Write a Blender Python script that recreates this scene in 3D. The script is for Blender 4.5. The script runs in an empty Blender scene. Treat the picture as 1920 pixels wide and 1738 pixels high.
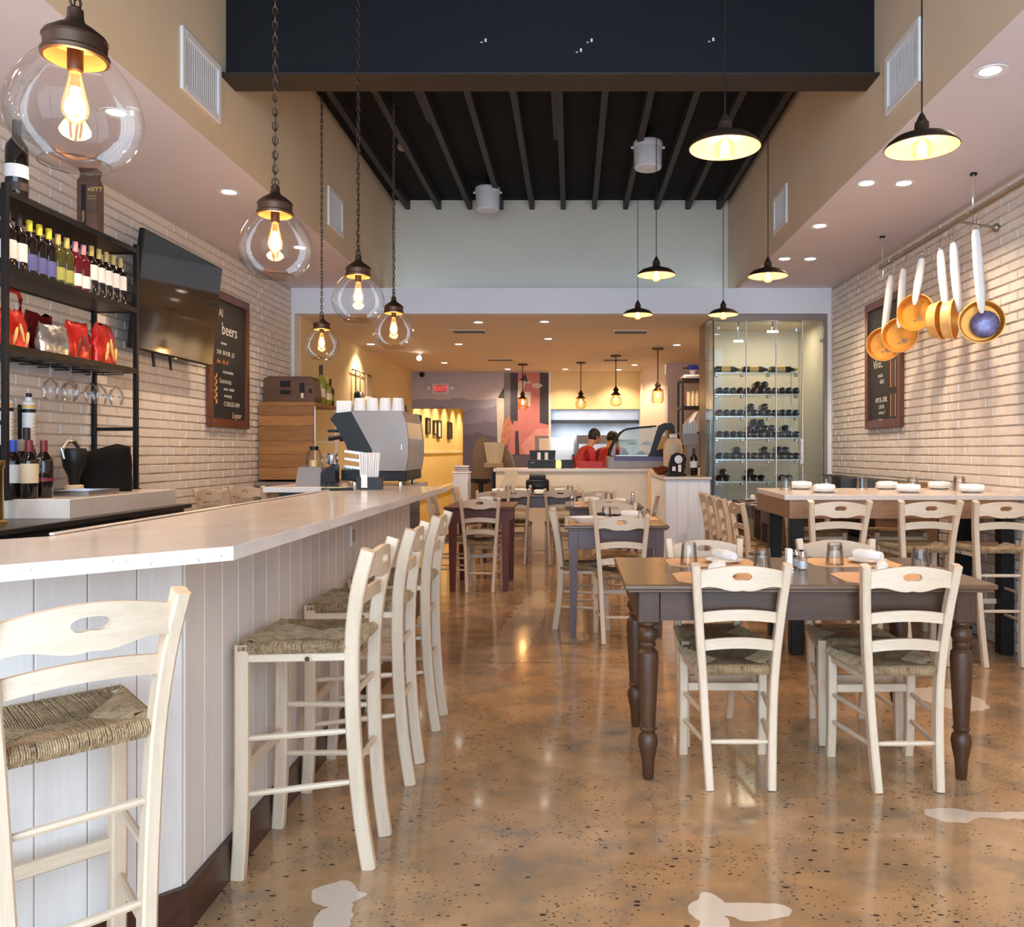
import bpy, math, random
from mathutils import Vector, Matrix
random.seed(7)
PI = math.pi
scene = bpy.context.scene
COL = scene.collection

# ------------------------------------------------------------------ camera
cam_d = bpy.data.cameras.new('camera')
cam = bpy.data.objects.new('camera', cam_d); COL.objects.link(cam)
cam.location = (0, 0, 1.30); cam.rotation_euler = (PI/2, 0, 0)
cam_d.sensor_width = 36; cam_d.lens = 1550/1920*36
cam_d.shift_x = -112/1920; cam_d.shift_y = -23/1920
cam_d.clip_start = .05; cam_d.clip_end = 200
scene.camera = cam

# ------------------------------------------------------------------ world (soft daylight outside the shop front)
w = bpy.data.worlds.new('world'); scene.world = w; w.use_nodes = True
bg = w.node_tree.nodes['Background']
bg.inputs[0].default_value = (.60, .80, 1.03, 1); bg.inputs[1].default_value = 5.9
vs = scene.view_settings
vs.view_transform = 'Standard'; vs.look = 'None'; vs.gamma = 1; vs.use_curve_mapping = False
vs.exposure = 0.74
scene.cycles.max_bounces = 10
scene.cycles.transparent_max_bounces = 24
scene.cycles.sample_clamp_indirect = 6
scene.cycles.caustics_reflective = False; scene.cycles.caustics_refractive = False
scene.cycles.blur_glossy = .5

def light(name, kind, loc, power, col, parent=None, **kw):
    d = bpy.data.lights.new(name, kind); d.energy = power; d.color = col
    for k, v in kw.items(): setattr(d, k, v)
    o = bpy.data.objects.new(name, d); COL.objects.link(o); o.location = loc
    if parent is not None: o.parent = parent
    return o
# daylight guide in the shop-front opening behind the camera (a portal gives no light of its own)
pl = light('window_portal', 'AREA', (-.1, -1.55, 1.9), 1, (1, 1, 1), shape='RECTANGLE', size=5.7, size_y=3.6)
pl.rotation_euler = (PI/2, 0, 0); pl.data.cycles.is_portal = True

# ------------------------------------------------------------------ materials
def srgb(r, g, b):
    f = lambda c: (c/255/12.92) if c/255 <= .04045 else ((c/255+.055)/1.055)**2.4
    return (f(r), f(g), f(b))
class N:
    def __init__(s, name):
        m = bpy.data.materials.new(name); m.use_nodes = True
        s.m = m; s.t = m.node_tree; s.b = s.t.nodes['Principled BSDF']; s.out = s.t.nodes['Material Output']
    def new(s, t, **kw):
        n = s.t.nodes.new(t)
        for k, v in kw.items(): setattr(n, k, v)
        return n
    def link(s, a, b): s.t.links.new(a, b)
    def coord(s, scale=(1, 1, 1), rot=(0, 0, 0), out='Object'):
        tc = s.new('ShaderNodeTexCoord'); mp = s.new('ShaderNodeMapping')
        mp.inputs['Scale'].default_value = scale; mp.inputs['Rotation'].default_value = rot
        s.link(tc.outputs[out], mp.inputs['Vector']); return mp.outputs[0]
    def noise(s, vec, scale, detail=4, rough=.55, dist=0):
        n = s.new('ShaderNodeTexNoise'); n.inputs['Scale'].default_value = scale
        n.inputs['Detail'].default_value = detail; n.inputs['Roughness'].default_value = rough
        n.inputs['Distortion'].default_value = dist
        s.link(vec, n.inputs['Vector']); return n.outputs['Fac']
    def ramp(s, fac, stops, interp='LINEAR'):
        r = s.new('ShaderNodeValToRGB'); r.color_ramp.interpolation = interp
        e = r.color_ramp.elements
        while len(e) < len(stops): e.new(.5)
        for el, (p, c) in zip(e, stops):
            el.position = p; el.color = (c[0], c[1], c[2], 1) if len(c) == 3 else c
        s.link(fac, r.inputs[0]); return r.outputs[0]
    def mix(s, fac, a, b, mode='MIX'):
        n = s.new('ShaderNodeMix', data_type='RGBA', blend_type=mode)
        for sock, v in ((n.inputs[0], fac), (n.inputs[6], a), (n.inputs[7], b)):
            if hasattr(v, 'links') or hasattr(v, 'is_output'): s.link(v, sock)
            elif isinstance(v, (int, float)): sock.default_value = v
            else: sock.default_value = (v[0], v[1], v[2], 1)
        return n.outputs[2]
    def math(s, op, a, b=None):
        n = s.new('ShaderNodeMath', operation=op)
        for i, v in enumerate((a, b)):
            if v is None: continue
            if isinstance(v, (int, float)): n.inputs[i].default_value = v
            else: s.link(v, n.inputs[i])
        return n.outputs[0]
    def bump(s, h, strength, dist=.01):
        n = s.new('ShaderNodeBump'); n.inputs['Strength'].default_value = strength; n.inputs['Distance'].default_value = dist
        s.link(h, n.inputs['Height']); s.link(n.outputs[0], s.b.inputs['Normal'])
    def set(s, **kw):
        names = dict(rough='Roughness', metal='Metallic', spec='Specular IOR Level', coat='Coat Weight', trans='Transmission Weight', ior='IOR', alpha='Alpha', coatr='Coat Roughness', sheen='Sheen Weight')
        for k, v in kw.items():
            sock = s.b.inputs[names[k]]
            if isinstance(v, (int, float)): sock.default_value = v
            else: s.link(v, sock)
    def col(s, v):
        if isinstance(v, tuple): s.b.inputs['Base Color'].default_value = (*v[:3], 1)
        else: s.link(v, s.b.inputs['Base Color'])
M = {}
def plain(name, col, rough=.5, metal=0, var=.12, scale=6, bump=0, bscale=60, **kw):
    n = N(name); v = n.coord(); f = n.noise(v, scale, 5)
    d = tuple(c*(1-var) for c in col); u = tuple(min(1, c*(1+var*.6)) for c in col)
    n.col(n.ramp(f, [(.3, d), (.7, u)])); n.set(rough=rough, metal=metal, **kw)
    if bump: n.bump(n.noise(v, bscale, 3), bump)
    M[name] = n.m; return n.m
def wood(name, col, dark, axis='z', rough=.45, scale=1.0, ring=1.0, bump=.05, pv=.08, **kw):
    n = N(name); s = {'x': (1.2, 14, 14), 'y': (14, 1.2, 14), 'z': (14, 14, 1.2)}[axis]
    v = n.coord(tuple(c*scale for c in s)); f = n.noise(v, 1.6, 6, .6, .6)
    v2 = n.coord(tuple(c*scale*4 for c in s)); f2 = n.noise(v2, 3, 3)
    c = n.ramp(f, [(.3, dark), (.62, col)])
    c = n.mix(.35*ring, c, n.ramp(f2, [(.35, dark), (.6, col)])); oi = n.new('ShaderNodeObjectInfo')
    hv = n.new('ShaderNodeHueSaturation'); n.link(n.math('ADD', n.math('MULTIPLY', oi.outputs['Random'], pv), 1-pv/2), hv.inputs['Value']); n.link(c, hv.inputs['Color'])
    n.col(hv.outputs[0]); n.set(rough=rough, **kw)
    n.bump(f2, bump, .004); M[name] = n.m; return n.m
def emit(name, col, strength, base=(0, 0, 0)):
    n = N(name); n.col(base); n.b.inputs['Emission Color'].default_value = (*col, 1); n.b.inputs['Emission Strength'].default_value = strength
    M[name] = n.m; return n.m
def glass(name, tint=(1, 1, 1), gloss=.12, rough=.0, tr=None):
    # thin glass sheet: passes light straight through, mirrors more at grazing angles
    n = N(name); n.t.nodes.remove(n.b)
    a = n.new('ShaderNodeBsdfTransparent'); a.inputs[0].default_value = (*tint, 1)
    g = n.new('ShaderNodeBsdfGlossy'); g.inputs['Roughness'].default_value = rough
    lw = n.new('ShaderNodeLayerWeight'); lw.inputs[0].default_value = .35
    f = n.math('MULTIPLY', lw.outputs['Fresnel'], gloss*6)
    f = n.math('MINIMUM', f, .85)
    mx = n.new('ShaderNodeMixShader'); n.link(f, mx.inputs[0]); n.link(a.outputs[0], mx.inputs[1]); n.link(g.outputs[0], mx.inputs[2])
    n.link(mx.outputs[0], n.out.inputs[0]); M[name] = n.m; return n.m

plain('brick_paint', (.73, .66, .60), .45, var=.07, scale=9, bump=.25, bscale=45)
plain('mortar', (.52, .45, .38), .8, var=.1)
plain('tan_wall', (.74, .57, .38), .75, var=.03, scale=2)
plain('tan_wall_r', (.72, .56, .40), .75, var=.03, scale=2)
plain('sage_wall', (.72, .69, .60), .75, var=.03, scale=2)
plain('white_wall', (.80, .81, .86), .7, var=.02, scale=2)
plain('soffit_paint', (.78, .72, .77), .75, var=.02, scale=2)
plain('low_ceiling', (.74, .65, .56), .75, var=.02, scale=2)
plain('yellow_wall', (.78, .63, .34), .7, var=.04, scale=2)
plain('lavender_wall', (.56, .50, .52), .7, var=.03)
plain('cream_wall', (.80, .70, .56), .7, var=.03)
plain('white_trim', (.80, .78, .78), .5, var=.02)
plain('navy_beam', (.0055, .0056, .0075), .6, spec=.3, var=.1)
plain('dark_steel_plate', (.022, .014, .011), .5, var=.2)
plain('deck', (.008, .005, .0035), .8, spec=.2, var=.3, scale=4)
wood('joist_wood', (.026, .017, .012), (.013, .009, .007), 'y', .6)
plain('black_metal', (.016, .015, .015), .42, metal=.6, var=.2)
plain('black_plastic', (.010, .0095, .0095), .42, var=.2, spec=.3)
plain('bronze', (.085, .045, .028), .42, metal=.75, var=.25)
plain('shade_bronze', (.055, .032, .020), .45, metal=.6, var=.2)
plain('shade_inside', (.72, .50, .36), .5, var=.03)
plain('steel', (.58, .58, .60), .28, metal=1, var=.1)
plain('steel_soft', (.26, .215, .19), .42, metal=.25, var=.06)
plain('dark_counter', (.05, .045, .042), .3, metal=.5, var=.2)
plain('brushed', (.60, .62, .66), .35, metal=.9, var=.1)
plain('chrome', (.8, .8, .82), .08, metal=1, var=.03)
plain('brass', (.55, .38, .14), .3, metal=1, var=.1)
wood('pale_wood', (.68, .52, .37), (.56, .41, .28), 'z', .42, bump=.03)
wood('pale_wood_x', (.68, .52, .37), (.56, .41, .28), 'x', .42, bump=.03)
wood('pale_wood_y', (.68, .52, .37), (.56, .41, .28), 'y', .42, bump=.03)
wood('plank_white', (.70, .62, .56), (.63, .55, .49), 'z', .45, scale=.6, bump=.03)
wood('kick_wood', (.070, .024, .012), (.028, .009, .005), 'y', .32)
wood('table_top', (.150, .076, .036), (.070, .033, .016), 'x', .26, scale=.7)
wood('table_dark', (.085, .036, .016), (.038, .016, .008), 'z', .40, spec=.35)
wood('table_dark_x', (.085, .036, .016), (.038, .016, .008), 'x', .40, spec=.35)
wood('mahogany', (.150, .030, .014), (.065, .014, .008), 'z', .40, spec=.3)
wood('mahogany_x', (.150, .036, .018), (.070, .018, .010), 'x', .38, spec=.3)
wood('plum_wood', (.100, .036, .026), (.048, .018, .014), 'z', .33)
wood('plum_wood_x', (.100, .036, .026), (.048, .018, .014), 'x', .33)
wood('high_apron', (.33, .17, .085), (.20, .095, .05), 'x', .4)
wood('shelf_wood', (.050, .027, .016), (.020, .012, .008), 'y', .45)
wood('crate_wood', (.36, .165, .045), (.17, .065, .016), 'x', .5, scale=.4, pv=.45)
wood('walnut_box', (.105, .050, .026), (.055, .026, .015), 'x', .4)
wood('frame_wood', (.165, .050, .020), (.070, .022, .011), 'z', .35)
plain('chalk_black', (.022, .021, .020), .6, var=.3, scale=3)
plain('chalk', (.70, .66, .58), .9, var=.2)
plain('chalk_orange', (.75, .33, .10), .9, var=.2)
plain('quartz_b', (.64, .53, .45), .22, var=.06, scale=30)
def quartz():
    n = N('quartz'); v = n.coord(); a = n.noise(v, 110, 3); b = n.noise(v, 5, 3)
    c = n.ramp(b, [(.3, (.66, .58, .52)), (.7, (.74, .66, .60))])
    n.col(n.mix(n.ramp(a, [(.65, (0, 0, 0)), (.71, (1, 1, 1))]), c, (.38, .34, .32))); n.set(rough=.16); M['quartz'] = n.m
quartz()
plain('paper_white', (.84, .80, .77), .7, var=.03)
plain('cloth_white', (.86, .82, .78), .85, var=.04, bump=.15, bscale=120)
plain('ceramic', (.84, .82, .80), .2, var=.02)
plain('placemat', (.72, .42, .22), .75, var=.05)
plain('leather_black', (.018, .016, .016), .42, var=.3, bump=.2, bscale=90)
plain('fabric_black', (.008, .006, .0055), .9, spec=.15, var=.3, bump=.4, bscale=160)
plain('copper', (.80, .34, .045), .42, metal=.35, var=.2, scale=9)
plain('fitter_lining', (.36, .20, .09), .5, var=.05)
plain('copper_rim', (.88, .52, .18), .45, metal=.25, var=.1)
plain('rail_metal', (.30, .26, .20), .35, metal=.9, var=.1)
plain('red_foil', (.55, .025, .018), .22, metal=.35, var=.35, scale=14, bump=.5, bscale=14)
plain('dark_red_foil', (.20, .012, .012), .25, metal=.3, var=.35, scale=14, bump=.5, bscale=14)
plain('silver_foil', (.60, .54, .50), .2, metal=.8, var=.3, scale=20, bump=.6, bscale=18)
plain('gold_print', (.80, .50, .14), .5, var=.15)
plain('bottle_dark', (.012, .007, .006), .07, var=.2)
plain('bottle_red', (.10, .008, .012), .07, var=.2)
plain('bottle_green', (.26, .23, .03), .07, var=.2)
plain('bottle_olive', (.055, .05, .012), .08, var=.2)
for nm, c in dict(label_white=(.80, .75, .70), label_blue=(.10, .10, .26), label_olive=(.34, .33, .08), label_cream=(.70, .55, .36),
                  cap_yellow=(.80, .58, .03), cap_gold=(.55, .40, .12), cap_pink=(.70, .28, .30), cap_dark=(.03, .012, .012),
                  cap_red=(.16, .012, .014), cap_blue=(.03, .08, .45), red_shirt=(.42, .012, .015), skin=(.62, .32, .17), hair=(.012, .009, .008),
                  apron_dark=(.03, .03, .035), blue_item=(.04, .06, .50), leaf=(.06, .16, .03), bowl_red=(.17, .025, .010), tan_box=(.32, .20, .085),
                  brown_arch=(.16, .085, .025), wicker=(.62, .50, .34), taupe=(.30, .24, .20), lemon=(.90, .60, .10), white_plastic=(.74, .74, .80)).items():
    plain(nm, c, .5, var=.1)
plain('purple_reflection', (.20, .18, .34), .3, metal=.3, var=.5, scale=25, bump=.5, bscale=30)  # painted reflection colour for the inside of one hanging pan
plain('tv_screen', (.010, .010, .009), .055, var=.05, spec=.9)
glass('globe_glass', (.985, .97, .955), .055); glass('rim_glass', (.70, .66, .62), .12); glass('jar_glass', (1, .86, .66), .08)
glass('pane_glass', (.95, .985, .975), .09)
glass('tumbler_glass', (.975, .975, .975), .115)
glass('case_glass', (.62, .59, .48), .10)
glass('front_pane', (.97, .98, .98), .03)
emit('filament', (1, .62, .25), 22)
emit('filament_amber', (1, .55, .16), 26)
emit('downlight', (1, .88, .74), 14)
emit('exit_red', (1, .05, .04), 1.0)
emit('tube_light', (1, .95, .85), 6)
emit('candle_lamp', (1, .55, .12), 1.6, (.9, .6, .1))

def lit_glass(name, tint, glow, k):
    glass(name, tint, .08); m = M[name]; t = m.node_tree; out = t.nodes['Material Output']; src = out.inputs[0].links[0].from_socket
    e = t.nodes.new('ShaderNodeEmission'); e.inputs[0].default_value = (*glow, 1); e.inputs[1].default_value = k
    a = t.nodes.new('ShaderNodeAddShader'); t.links.new(src, a.inputs[0]); t.links.new(e.outputs[0], a.inputs[1]); t.links.new(a.outputs[0], out.inputs[0])
lit_glass('bulb_glass', (1, .90, .72), (1, .45, .10), .25)

def rush():
    n = N('rush'); a = n.noise(n.coord(), 26, 4, .7); b = n.noise(n.coord(), 190, 2)
    c = n.ramp(a, [(.30, (.12, .066, .032)), (.52, (.285, .178, .090)), (.72, (.46, .315, .175))])
    n.col(n.mix(n.ramp(b, [(.40, (0, 0, 0)), (.62, (.55, .55, .55))]), c, (.53, .38, .225))); n.set(rough=.7, spec=.2); M['rush'] = n.m
rush()

def floor_mat():
    n = N('floor_concrete'); v = n.coord()
    big = n.noise(v, .9, 5, .6, .4); mid = n.noise(v, 4.5, 6, .65); fine = n.noise(v, 38, 4, .6)
    c = n.ramp(big, [(.30, (.28, .148, .066)), (.5, (.43, .245, .117)), (.70, (.53, .325, .165))])
    c = n.mix(n.ramp(mid, [(.32, (.85, .85, .85)), (.56, (0, 0, 0))]), c, (.200, .150, .100))
    c = n.mix(n.ramp(mid, [(.58, (0, 0, 0)), (.78, (.6, .6, .6))]), c, (.55, .44, .33))
    c = n.mix(n.ramp(fine, [(.58, (0, 0, 0)), (.75, (.25, .25, .25))]), c, (.22, .17, .12))
    # exposed dark aggregate
    for sc, th, mk in ((15, .15, .47), (30, .16, .46), (52, .20, .50)):
        wv = n.new('ShaderNodeMapping'); wv.inputs['Scale'].default_value = (1, 1.7, 1); n.link(v, wv.inputs[0])
        vo = n.new('ShaderNodeTexVoronoi'); vo.inputs['Scale'].default_value = sc; n.link(wv.outputs[0], vo.inputs['Vector'])
        spot = n.math('LESS_THAN', vo.outputs['Distance'], th)
        sel = n.math('GREATER_THAN', n.noise(v, 2.6 if sc < 20 else 3.3, 2), mk)
        rnd = n.new('ShaderNodeSeparateColor'); n.link(vo.outputs['Color'], rnd.inputs[0])
        sel = n.math('MULTIPLY', sel, n.math('GREATER_THAN', rnd.outputs[0], .35))
        c = n.mix(n.math('MULTIPLY', spot, sel), c, (.045, .026, .018))
    # pale patches with wavy outlines, and a long pale streak
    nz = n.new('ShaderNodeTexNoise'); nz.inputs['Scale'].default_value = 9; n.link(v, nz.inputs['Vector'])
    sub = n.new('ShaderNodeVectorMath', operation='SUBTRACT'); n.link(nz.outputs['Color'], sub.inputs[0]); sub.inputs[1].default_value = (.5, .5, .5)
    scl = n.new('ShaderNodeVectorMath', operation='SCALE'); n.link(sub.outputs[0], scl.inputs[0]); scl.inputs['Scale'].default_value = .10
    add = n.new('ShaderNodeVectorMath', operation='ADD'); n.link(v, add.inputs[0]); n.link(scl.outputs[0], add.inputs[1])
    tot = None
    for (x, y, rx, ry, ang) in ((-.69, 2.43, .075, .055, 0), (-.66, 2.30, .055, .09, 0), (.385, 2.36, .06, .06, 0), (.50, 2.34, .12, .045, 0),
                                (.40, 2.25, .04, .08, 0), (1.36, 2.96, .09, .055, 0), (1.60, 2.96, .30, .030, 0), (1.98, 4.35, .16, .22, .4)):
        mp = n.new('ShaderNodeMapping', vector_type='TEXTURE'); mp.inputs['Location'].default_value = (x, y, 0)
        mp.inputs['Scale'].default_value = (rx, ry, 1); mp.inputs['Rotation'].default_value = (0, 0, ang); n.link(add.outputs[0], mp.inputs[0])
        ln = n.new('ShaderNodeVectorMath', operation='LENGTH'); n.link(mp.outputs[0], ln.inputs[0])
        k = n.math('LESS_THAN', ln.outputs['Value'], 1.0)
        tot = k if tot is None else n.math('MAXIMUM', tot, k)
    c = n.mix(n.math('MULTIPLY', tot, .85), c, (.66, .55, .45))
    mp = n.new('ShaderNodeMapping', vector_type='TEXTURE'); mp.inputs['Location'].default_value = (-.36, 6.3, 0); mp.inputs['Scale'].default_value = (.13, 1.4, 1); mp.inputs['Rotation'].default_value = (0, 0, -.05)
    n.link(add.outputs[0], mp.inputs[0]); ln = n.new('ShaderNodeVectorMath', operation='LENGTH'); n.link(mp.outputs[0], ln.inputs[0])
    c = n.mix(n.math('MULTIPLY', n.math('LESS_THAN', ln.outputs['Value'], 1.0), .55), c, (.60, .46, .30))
    # saw-cut joints
    sp = n.new('ShaderNodeSeparateXYZ'); n.link(v, sp.inputs[0])
    j = None
    for yj in (5.08, 2.2-6.4, 9.6):
        k = n.math('LESS_THAN', n.math('ABSOLUTE', n.math('SUBTRACT', n.math('ADD', sp.outputs[1], n.math('MULTIPLY', n.noise(v, 3, 3), .02)), yj+.01)), .006)
        j = k if j is None else n.math('MAXIMUM', j, k)
    c = n.mix(n.math('MULTIPLY', j, .8), c, (.06, .04, .028))
    n.col(c)
    n.set(rough=n.ramp(mid, [(.3, (.10,)*3), (.7, (.20,)*3)]), spec=.62, coat=.25, coatr=.06)
    n.bump(mid, .04, .01); M['floor'] = n.m
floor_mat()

# ------------------------------------------------------------------ mesh building
class MB:
    def __init__(s): s.v = []; s.f = []; s.mi = []; s.cur = 0
    def add(s, vs, fs):
        o = len(s.v); s.v += [tuple(v) for v in vs]; s.f += [tuple(i+o for i in f) for f in fs]; s.mi += [s.cur]*len(fs); return s
    def box(s, x0, x1, y0, y1, z0, z1, c=0, mat=None):
        if x0 > x1: x0, x1 = x1, x0
        if y0 > y1: y0, y1 = y1, y0
        if z0 > z1: z0, z1 = z1, z0
        if c <= 0:
            vs = [(x, y, z) for z in (z0, z1) for y in (y0, y1) for x in (x0, x1)]
            fs = [(0, 2, 3, 1), (4, 5, 7, 6), (0, 1, 5, 4), (2, 6, 7, 3), (0, 4, 6, 2), (1, 3, 7, 5)]
        else:
            c = min(c, (x1-x0)*.49, (y1-y0)*.49, (z1-z0)*.49)
            X = (x0, x1); Y = (y0, y1); Z = (z0, z1); vs = []; ix = {}
            for i in (0, 1):
                for j in (0, 1):
                    for k in (0, 1):
                        sx, sy, sz = (1-2*i), (1-2*j), (1-2*k)
                        for a in range(3):
                            ix[i, j, k, a] = len(vs)
                            vs.append((X[i]+(0 if a == 0 else sx*c), Y[j]+(0 if a == 1 else sy*c), Z[k]+(0 if a == 2 else sz*c)))
            fs = []
            def q(l): fs.append(tuple(ix[t] for t in l))
            for i in (0, 1): q([(i, 0, 0, 0), (i, 1, 0, 0), (i, 1, 1, 0), (i, 0, 1, 0)] if i else [(i, 0, 0, 0), (i, 0, 1, 0), (i, 1, 1, 0), (i, 1, 0, 0)])
            for j in (0, 1): q([(0, j, 0, 1), (0, j, 1, 1), (1, j, 1, 1), (1, j, 0, 1)] if j else [(0, j, 0, 1), (1, j, 0, 1), (1, j, 1, 1), (0, j, 1, 1)])
            for k in (0, 1): q([(0, 0, k, 2), (1, 0, k, 2), (1, 1, k, 2), (0, 1, k, 2)] if k else [(0, 0, k, 2), (0, 1, k, 2), (1, 1, k, 2), (1, 0, k, 2)])
            for j in (0, 1):
                for k in (0, 1):
                    l = [(0, j, k, 1), (1, j, k, 1), (1, j, k, 2), (0, j, k, 2)]; q(l if (j ^ k) == 0 and False else l)
            for i in (0, 1):
                for k in (0, 1): q([(i, 0, k, 0), (i, 1, k, 0), (i, 1, k, 2), (i, 0, k, 2)])
            for i in (0, 1):
                for j in (0, 1): q([(i, j, 0, 0), (i, j, 1, 0), (i, j, 1, 1), (i, j, 0, 1)])
            for i in (0, 1):
                for j in (0, 1):
                    for k in (0, 1): q([(i, j, k, 0), (i, j, k, 1), (i, j, k, 2)])
        if mat is not None: vs = [mat @ Vector(v) for v in vs]
        return s.add(vs, fs)
    def prism(s, poly, lo, hi, axis='z'):
        n = len(poly)
        f = {'z': lambda a, b, t: (a, b, t), 'y': lambda a, b, t: (a, t, b), 'x': lambda a, b, t: (t, a, b)}[axis]
        vs = [f(a, b, lo) for a, b in poly]+[f(a, b, hi) for a, b in poly]
        fs = [tuple(range(n))[::-1], tuple(range(n, 2*n))]+[(i, (i+1) % n, (i+1) % n+n, i+n) for i in range(n)]
        return s.add(vs, fs)
    def lathe(s, prof, n=20, c=(0, 0, 0), axis='z', cap=True, shear=None):
        vs = []; fs = []
        for r, z in prof:
            for i in range(n):
                a = 2*PI*i/n; p = (r*math.cos(a), r*math.sin(a), z)
                if axis == 'x': p = (p[2], p[0], p[1])
                if axis == 'y': p = (p[0], p[2], p[1])
                vs.append((p[0]+c[0], p[1]+c[1], p[2]+c[2]))
        m = len(prof)
        for j in range(m-1):
            for i in range(n):
                k = (i+1) % n; fs.append((j*n+i, j*n+k, (j+1)*n+k, (j+1)*n+i))
        if cap:
            if prof[0][0] > 1e-5: fs.append(tuple(range(n))[::-1])
            if prof[-1][0] > 1e-5: fs.append(tuple((m-1)*n+i for i in range(n)))
        return s.add(vs, fs)
    def sweep(s, pts, rad, n=8, closed=False, up=(0, 0, 1), sect=None, cap=True):
        """tube along pts; rad number / list; sect = list of 2D points (scaled by rad) instead of a circle"""
        P = [Vector(p) for p in pts]; m = len(P)
        R = rad if isinstance(rad, (list, tuple)) else [rad]*m
        S = sect or [(math.cos(2*PI*i/n), math.sin(2*PI*i/n)) for i in range(n)]
        n = len(S); vs = []; fs = []; pu = Vector(up)
        for i, p in enumerate(P):
            t = (P[(i+1) % m]-P[i-1]) if closed else (P[min(i+1, m-1)]-P[max(i-1, 0)])
            t.normalize(); a = pu.cross(t)
            if a.length < 1e-4: a = Vector((1, 0, 0)).cross(t)
            if a.length < 1e-4: a = Vector((0, 1, 0)).cross(t)
            a.normalize(); b = t.cross(a)
            for u, w_ in S: vs.append(p+a*(u*R[i])+b*(w_*R[i]))
        for i in range(m if closed else m-1):
            j = (i+1) % m
            for k in range(n):
                l = (k+1) % n; fs.append((i*n+k, i*n+l, j*n+l, j*n+k))
        if cap and not closed: fs += [tuple(range(n))[::-1], tuple((m-1)*n+k for k in range(n))]
        return s.add(vs, fs)
    def tube(s, a, b, r, n=8, r2=None): return s.sweep([a, b], [r, r if r2 is None else r2], n)
    def ball(s, c, r, n=12, m=8, sc=(1, 1, 1)):
        prof = [(max(1e-6, math.sin(PI*i/m)), -math.cos(PI*i/m)) for i in range(m+1)]
        o = len(s.v); s.lathe(prof, n, cap=False)
        for i in range(o, len(s.v)):
            v = s.v[i]; s.v[i] = (c[0]+v[0]*r*sc[0], c[1]+v[1]*r*sc[1], c[2]+v[2]*r*sc[2])
        return s
    def xf(s, mat, start=0):
        for i in range(start, len(s.v)): s.v[i] = tuple(mat @ Vector(s.v[i]))
        return s
    def mesh(s, name, mats, smooth=None):
        me = bpy.data.meshes.new(name); me.from_pydata(s.v, [], s.f)
        for mm in (mats if isinstance(mats, (list, tuple)) else [mats]): me.materials.append(M[mm] if isinstance(mm, str) else mm)
        me.polygons.foreach_set('material_index', s.mi)
        import bmesh
        bm = bmesh.new(); bm.from_mesh(me); bmesh.ops.recalc_face_normals(bm, faces=bm.faces)
        if smooth:
            for f in bm.faces: f.smooth = True
            for e in bm.edges:
                if len(e.link_faces) == 2 and e.calc_face_angle(0) > smooth: e.smooth = False
        bm.to_mesh(me); bm.free(); me.update(); return me
    def build(s, name, mats, parent=None, smooth=None, loc=None):
        o = bpy.data.objects.new(name, s.mesh(name, mats, smooth)); COL.objects.link(o)
        if parent is not None: o.parent = parent
        if loc: o.location = loc
        return o
SM = math.radians(35)
def tag(o, label, cat=None, group=None, kind=None):
    o['label'] = label
    if cat: o['category'] = cat
    if group: o['group'] = group
    if kind: o['kind'] = kind
    return o
def thing(name, label, cat, loc=(0, 0, 0), rz=0, group=None, kind=None):
    o = bpy.data.objects.new(name, None); COL.objects.link(o); o.location = loc; o.rotation_euler = (0, 0, rz); o.empty_display_size = .1
    return tag(o, label, cat, group, kind)
def struct(name, label, mb, mats, smooth=None):
    return tag(mb.build(name, mats, None, smooth), label, None, None, 'structure')
def mobj(name, me, parent=None, loc=(0, 0, 0), rot=(0, 0, 0)):
    o = bpy.data.objects.new(name, me); COL.objects.link(o); o.location = loc; o.rotation_euler = rot
    if parent is not None: o.parent = parent
    return o
KIDS = {}
def kids(o): return [c for c in bpy.data.objects if c.parent == o]
def dup(root, loc, rz=0, label=None, group=None):
    r = root.copy(); COL.objects.link(r); r.location = loc; r.rotation_euler = (0, 0, rz)
    if label: r['label'] = label
    if group: r['group'] = group
    if root.name not in KIDS: KIDS[root.name] = [(c, kids(c)) for c in kids(root)]
    for ch, gs in KIDS[root.name]:
        c = ch.copy(); COL.objects.link(c); c.parent = r
        for g in gs:
            d = g.copy(); COL.objects.link(d); d.parent = c
    return r
class Proto:
    """first use hands out the prototype itself, later uses copy it"""
    def __init__(s, root): s.root = root; s.used = False
    def put(s, loc, rz, label, group=None):
        if not s.used:
            s.used = True; r = s.root; s.base = r; r.location = loc; r.rotation_euler = (0, 0, rz); r['label'] = label
            if group: r['group'] = group
            return r
        return dup(s.root, loc, rz, label, group)
def text_mesh(txt, size, font_shear=0):
    cu = bpy.data.curves.new('t', 'FONT'); cu.body = txt; cu.size = size; cu.shear = font_shear; cu.align_x = 'LEFT'; cu.extrude = .0006
    cu.resolution_u = 2
    o = bpy.data.objects.new('t', cu); COL.objects.link(o)
    dg = bpy.context.evaluated_depsgraph_get(); me = bpy.data.meshes.new_from_object(o.evaluated_get(dg))
    bpy.data.objects.remove(o); bpy.data.curves.remove(cu); return me

# ================================================================== THE SHELL
XL, XR, YF, YH, ZS, ZL = -3.10, 2.87, -1.6, 9.12, 3.10, 2.818
XSL, XSR, YB, ZD = -2.105, 1.842, 15.8, 4.26
struct('floor', 'polished brown concrete floor with dark aggregate and pale patches', MB().box(-3.5, 3.3, YF-.2, 23.2, -.12, 0), 'floor')

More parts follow.
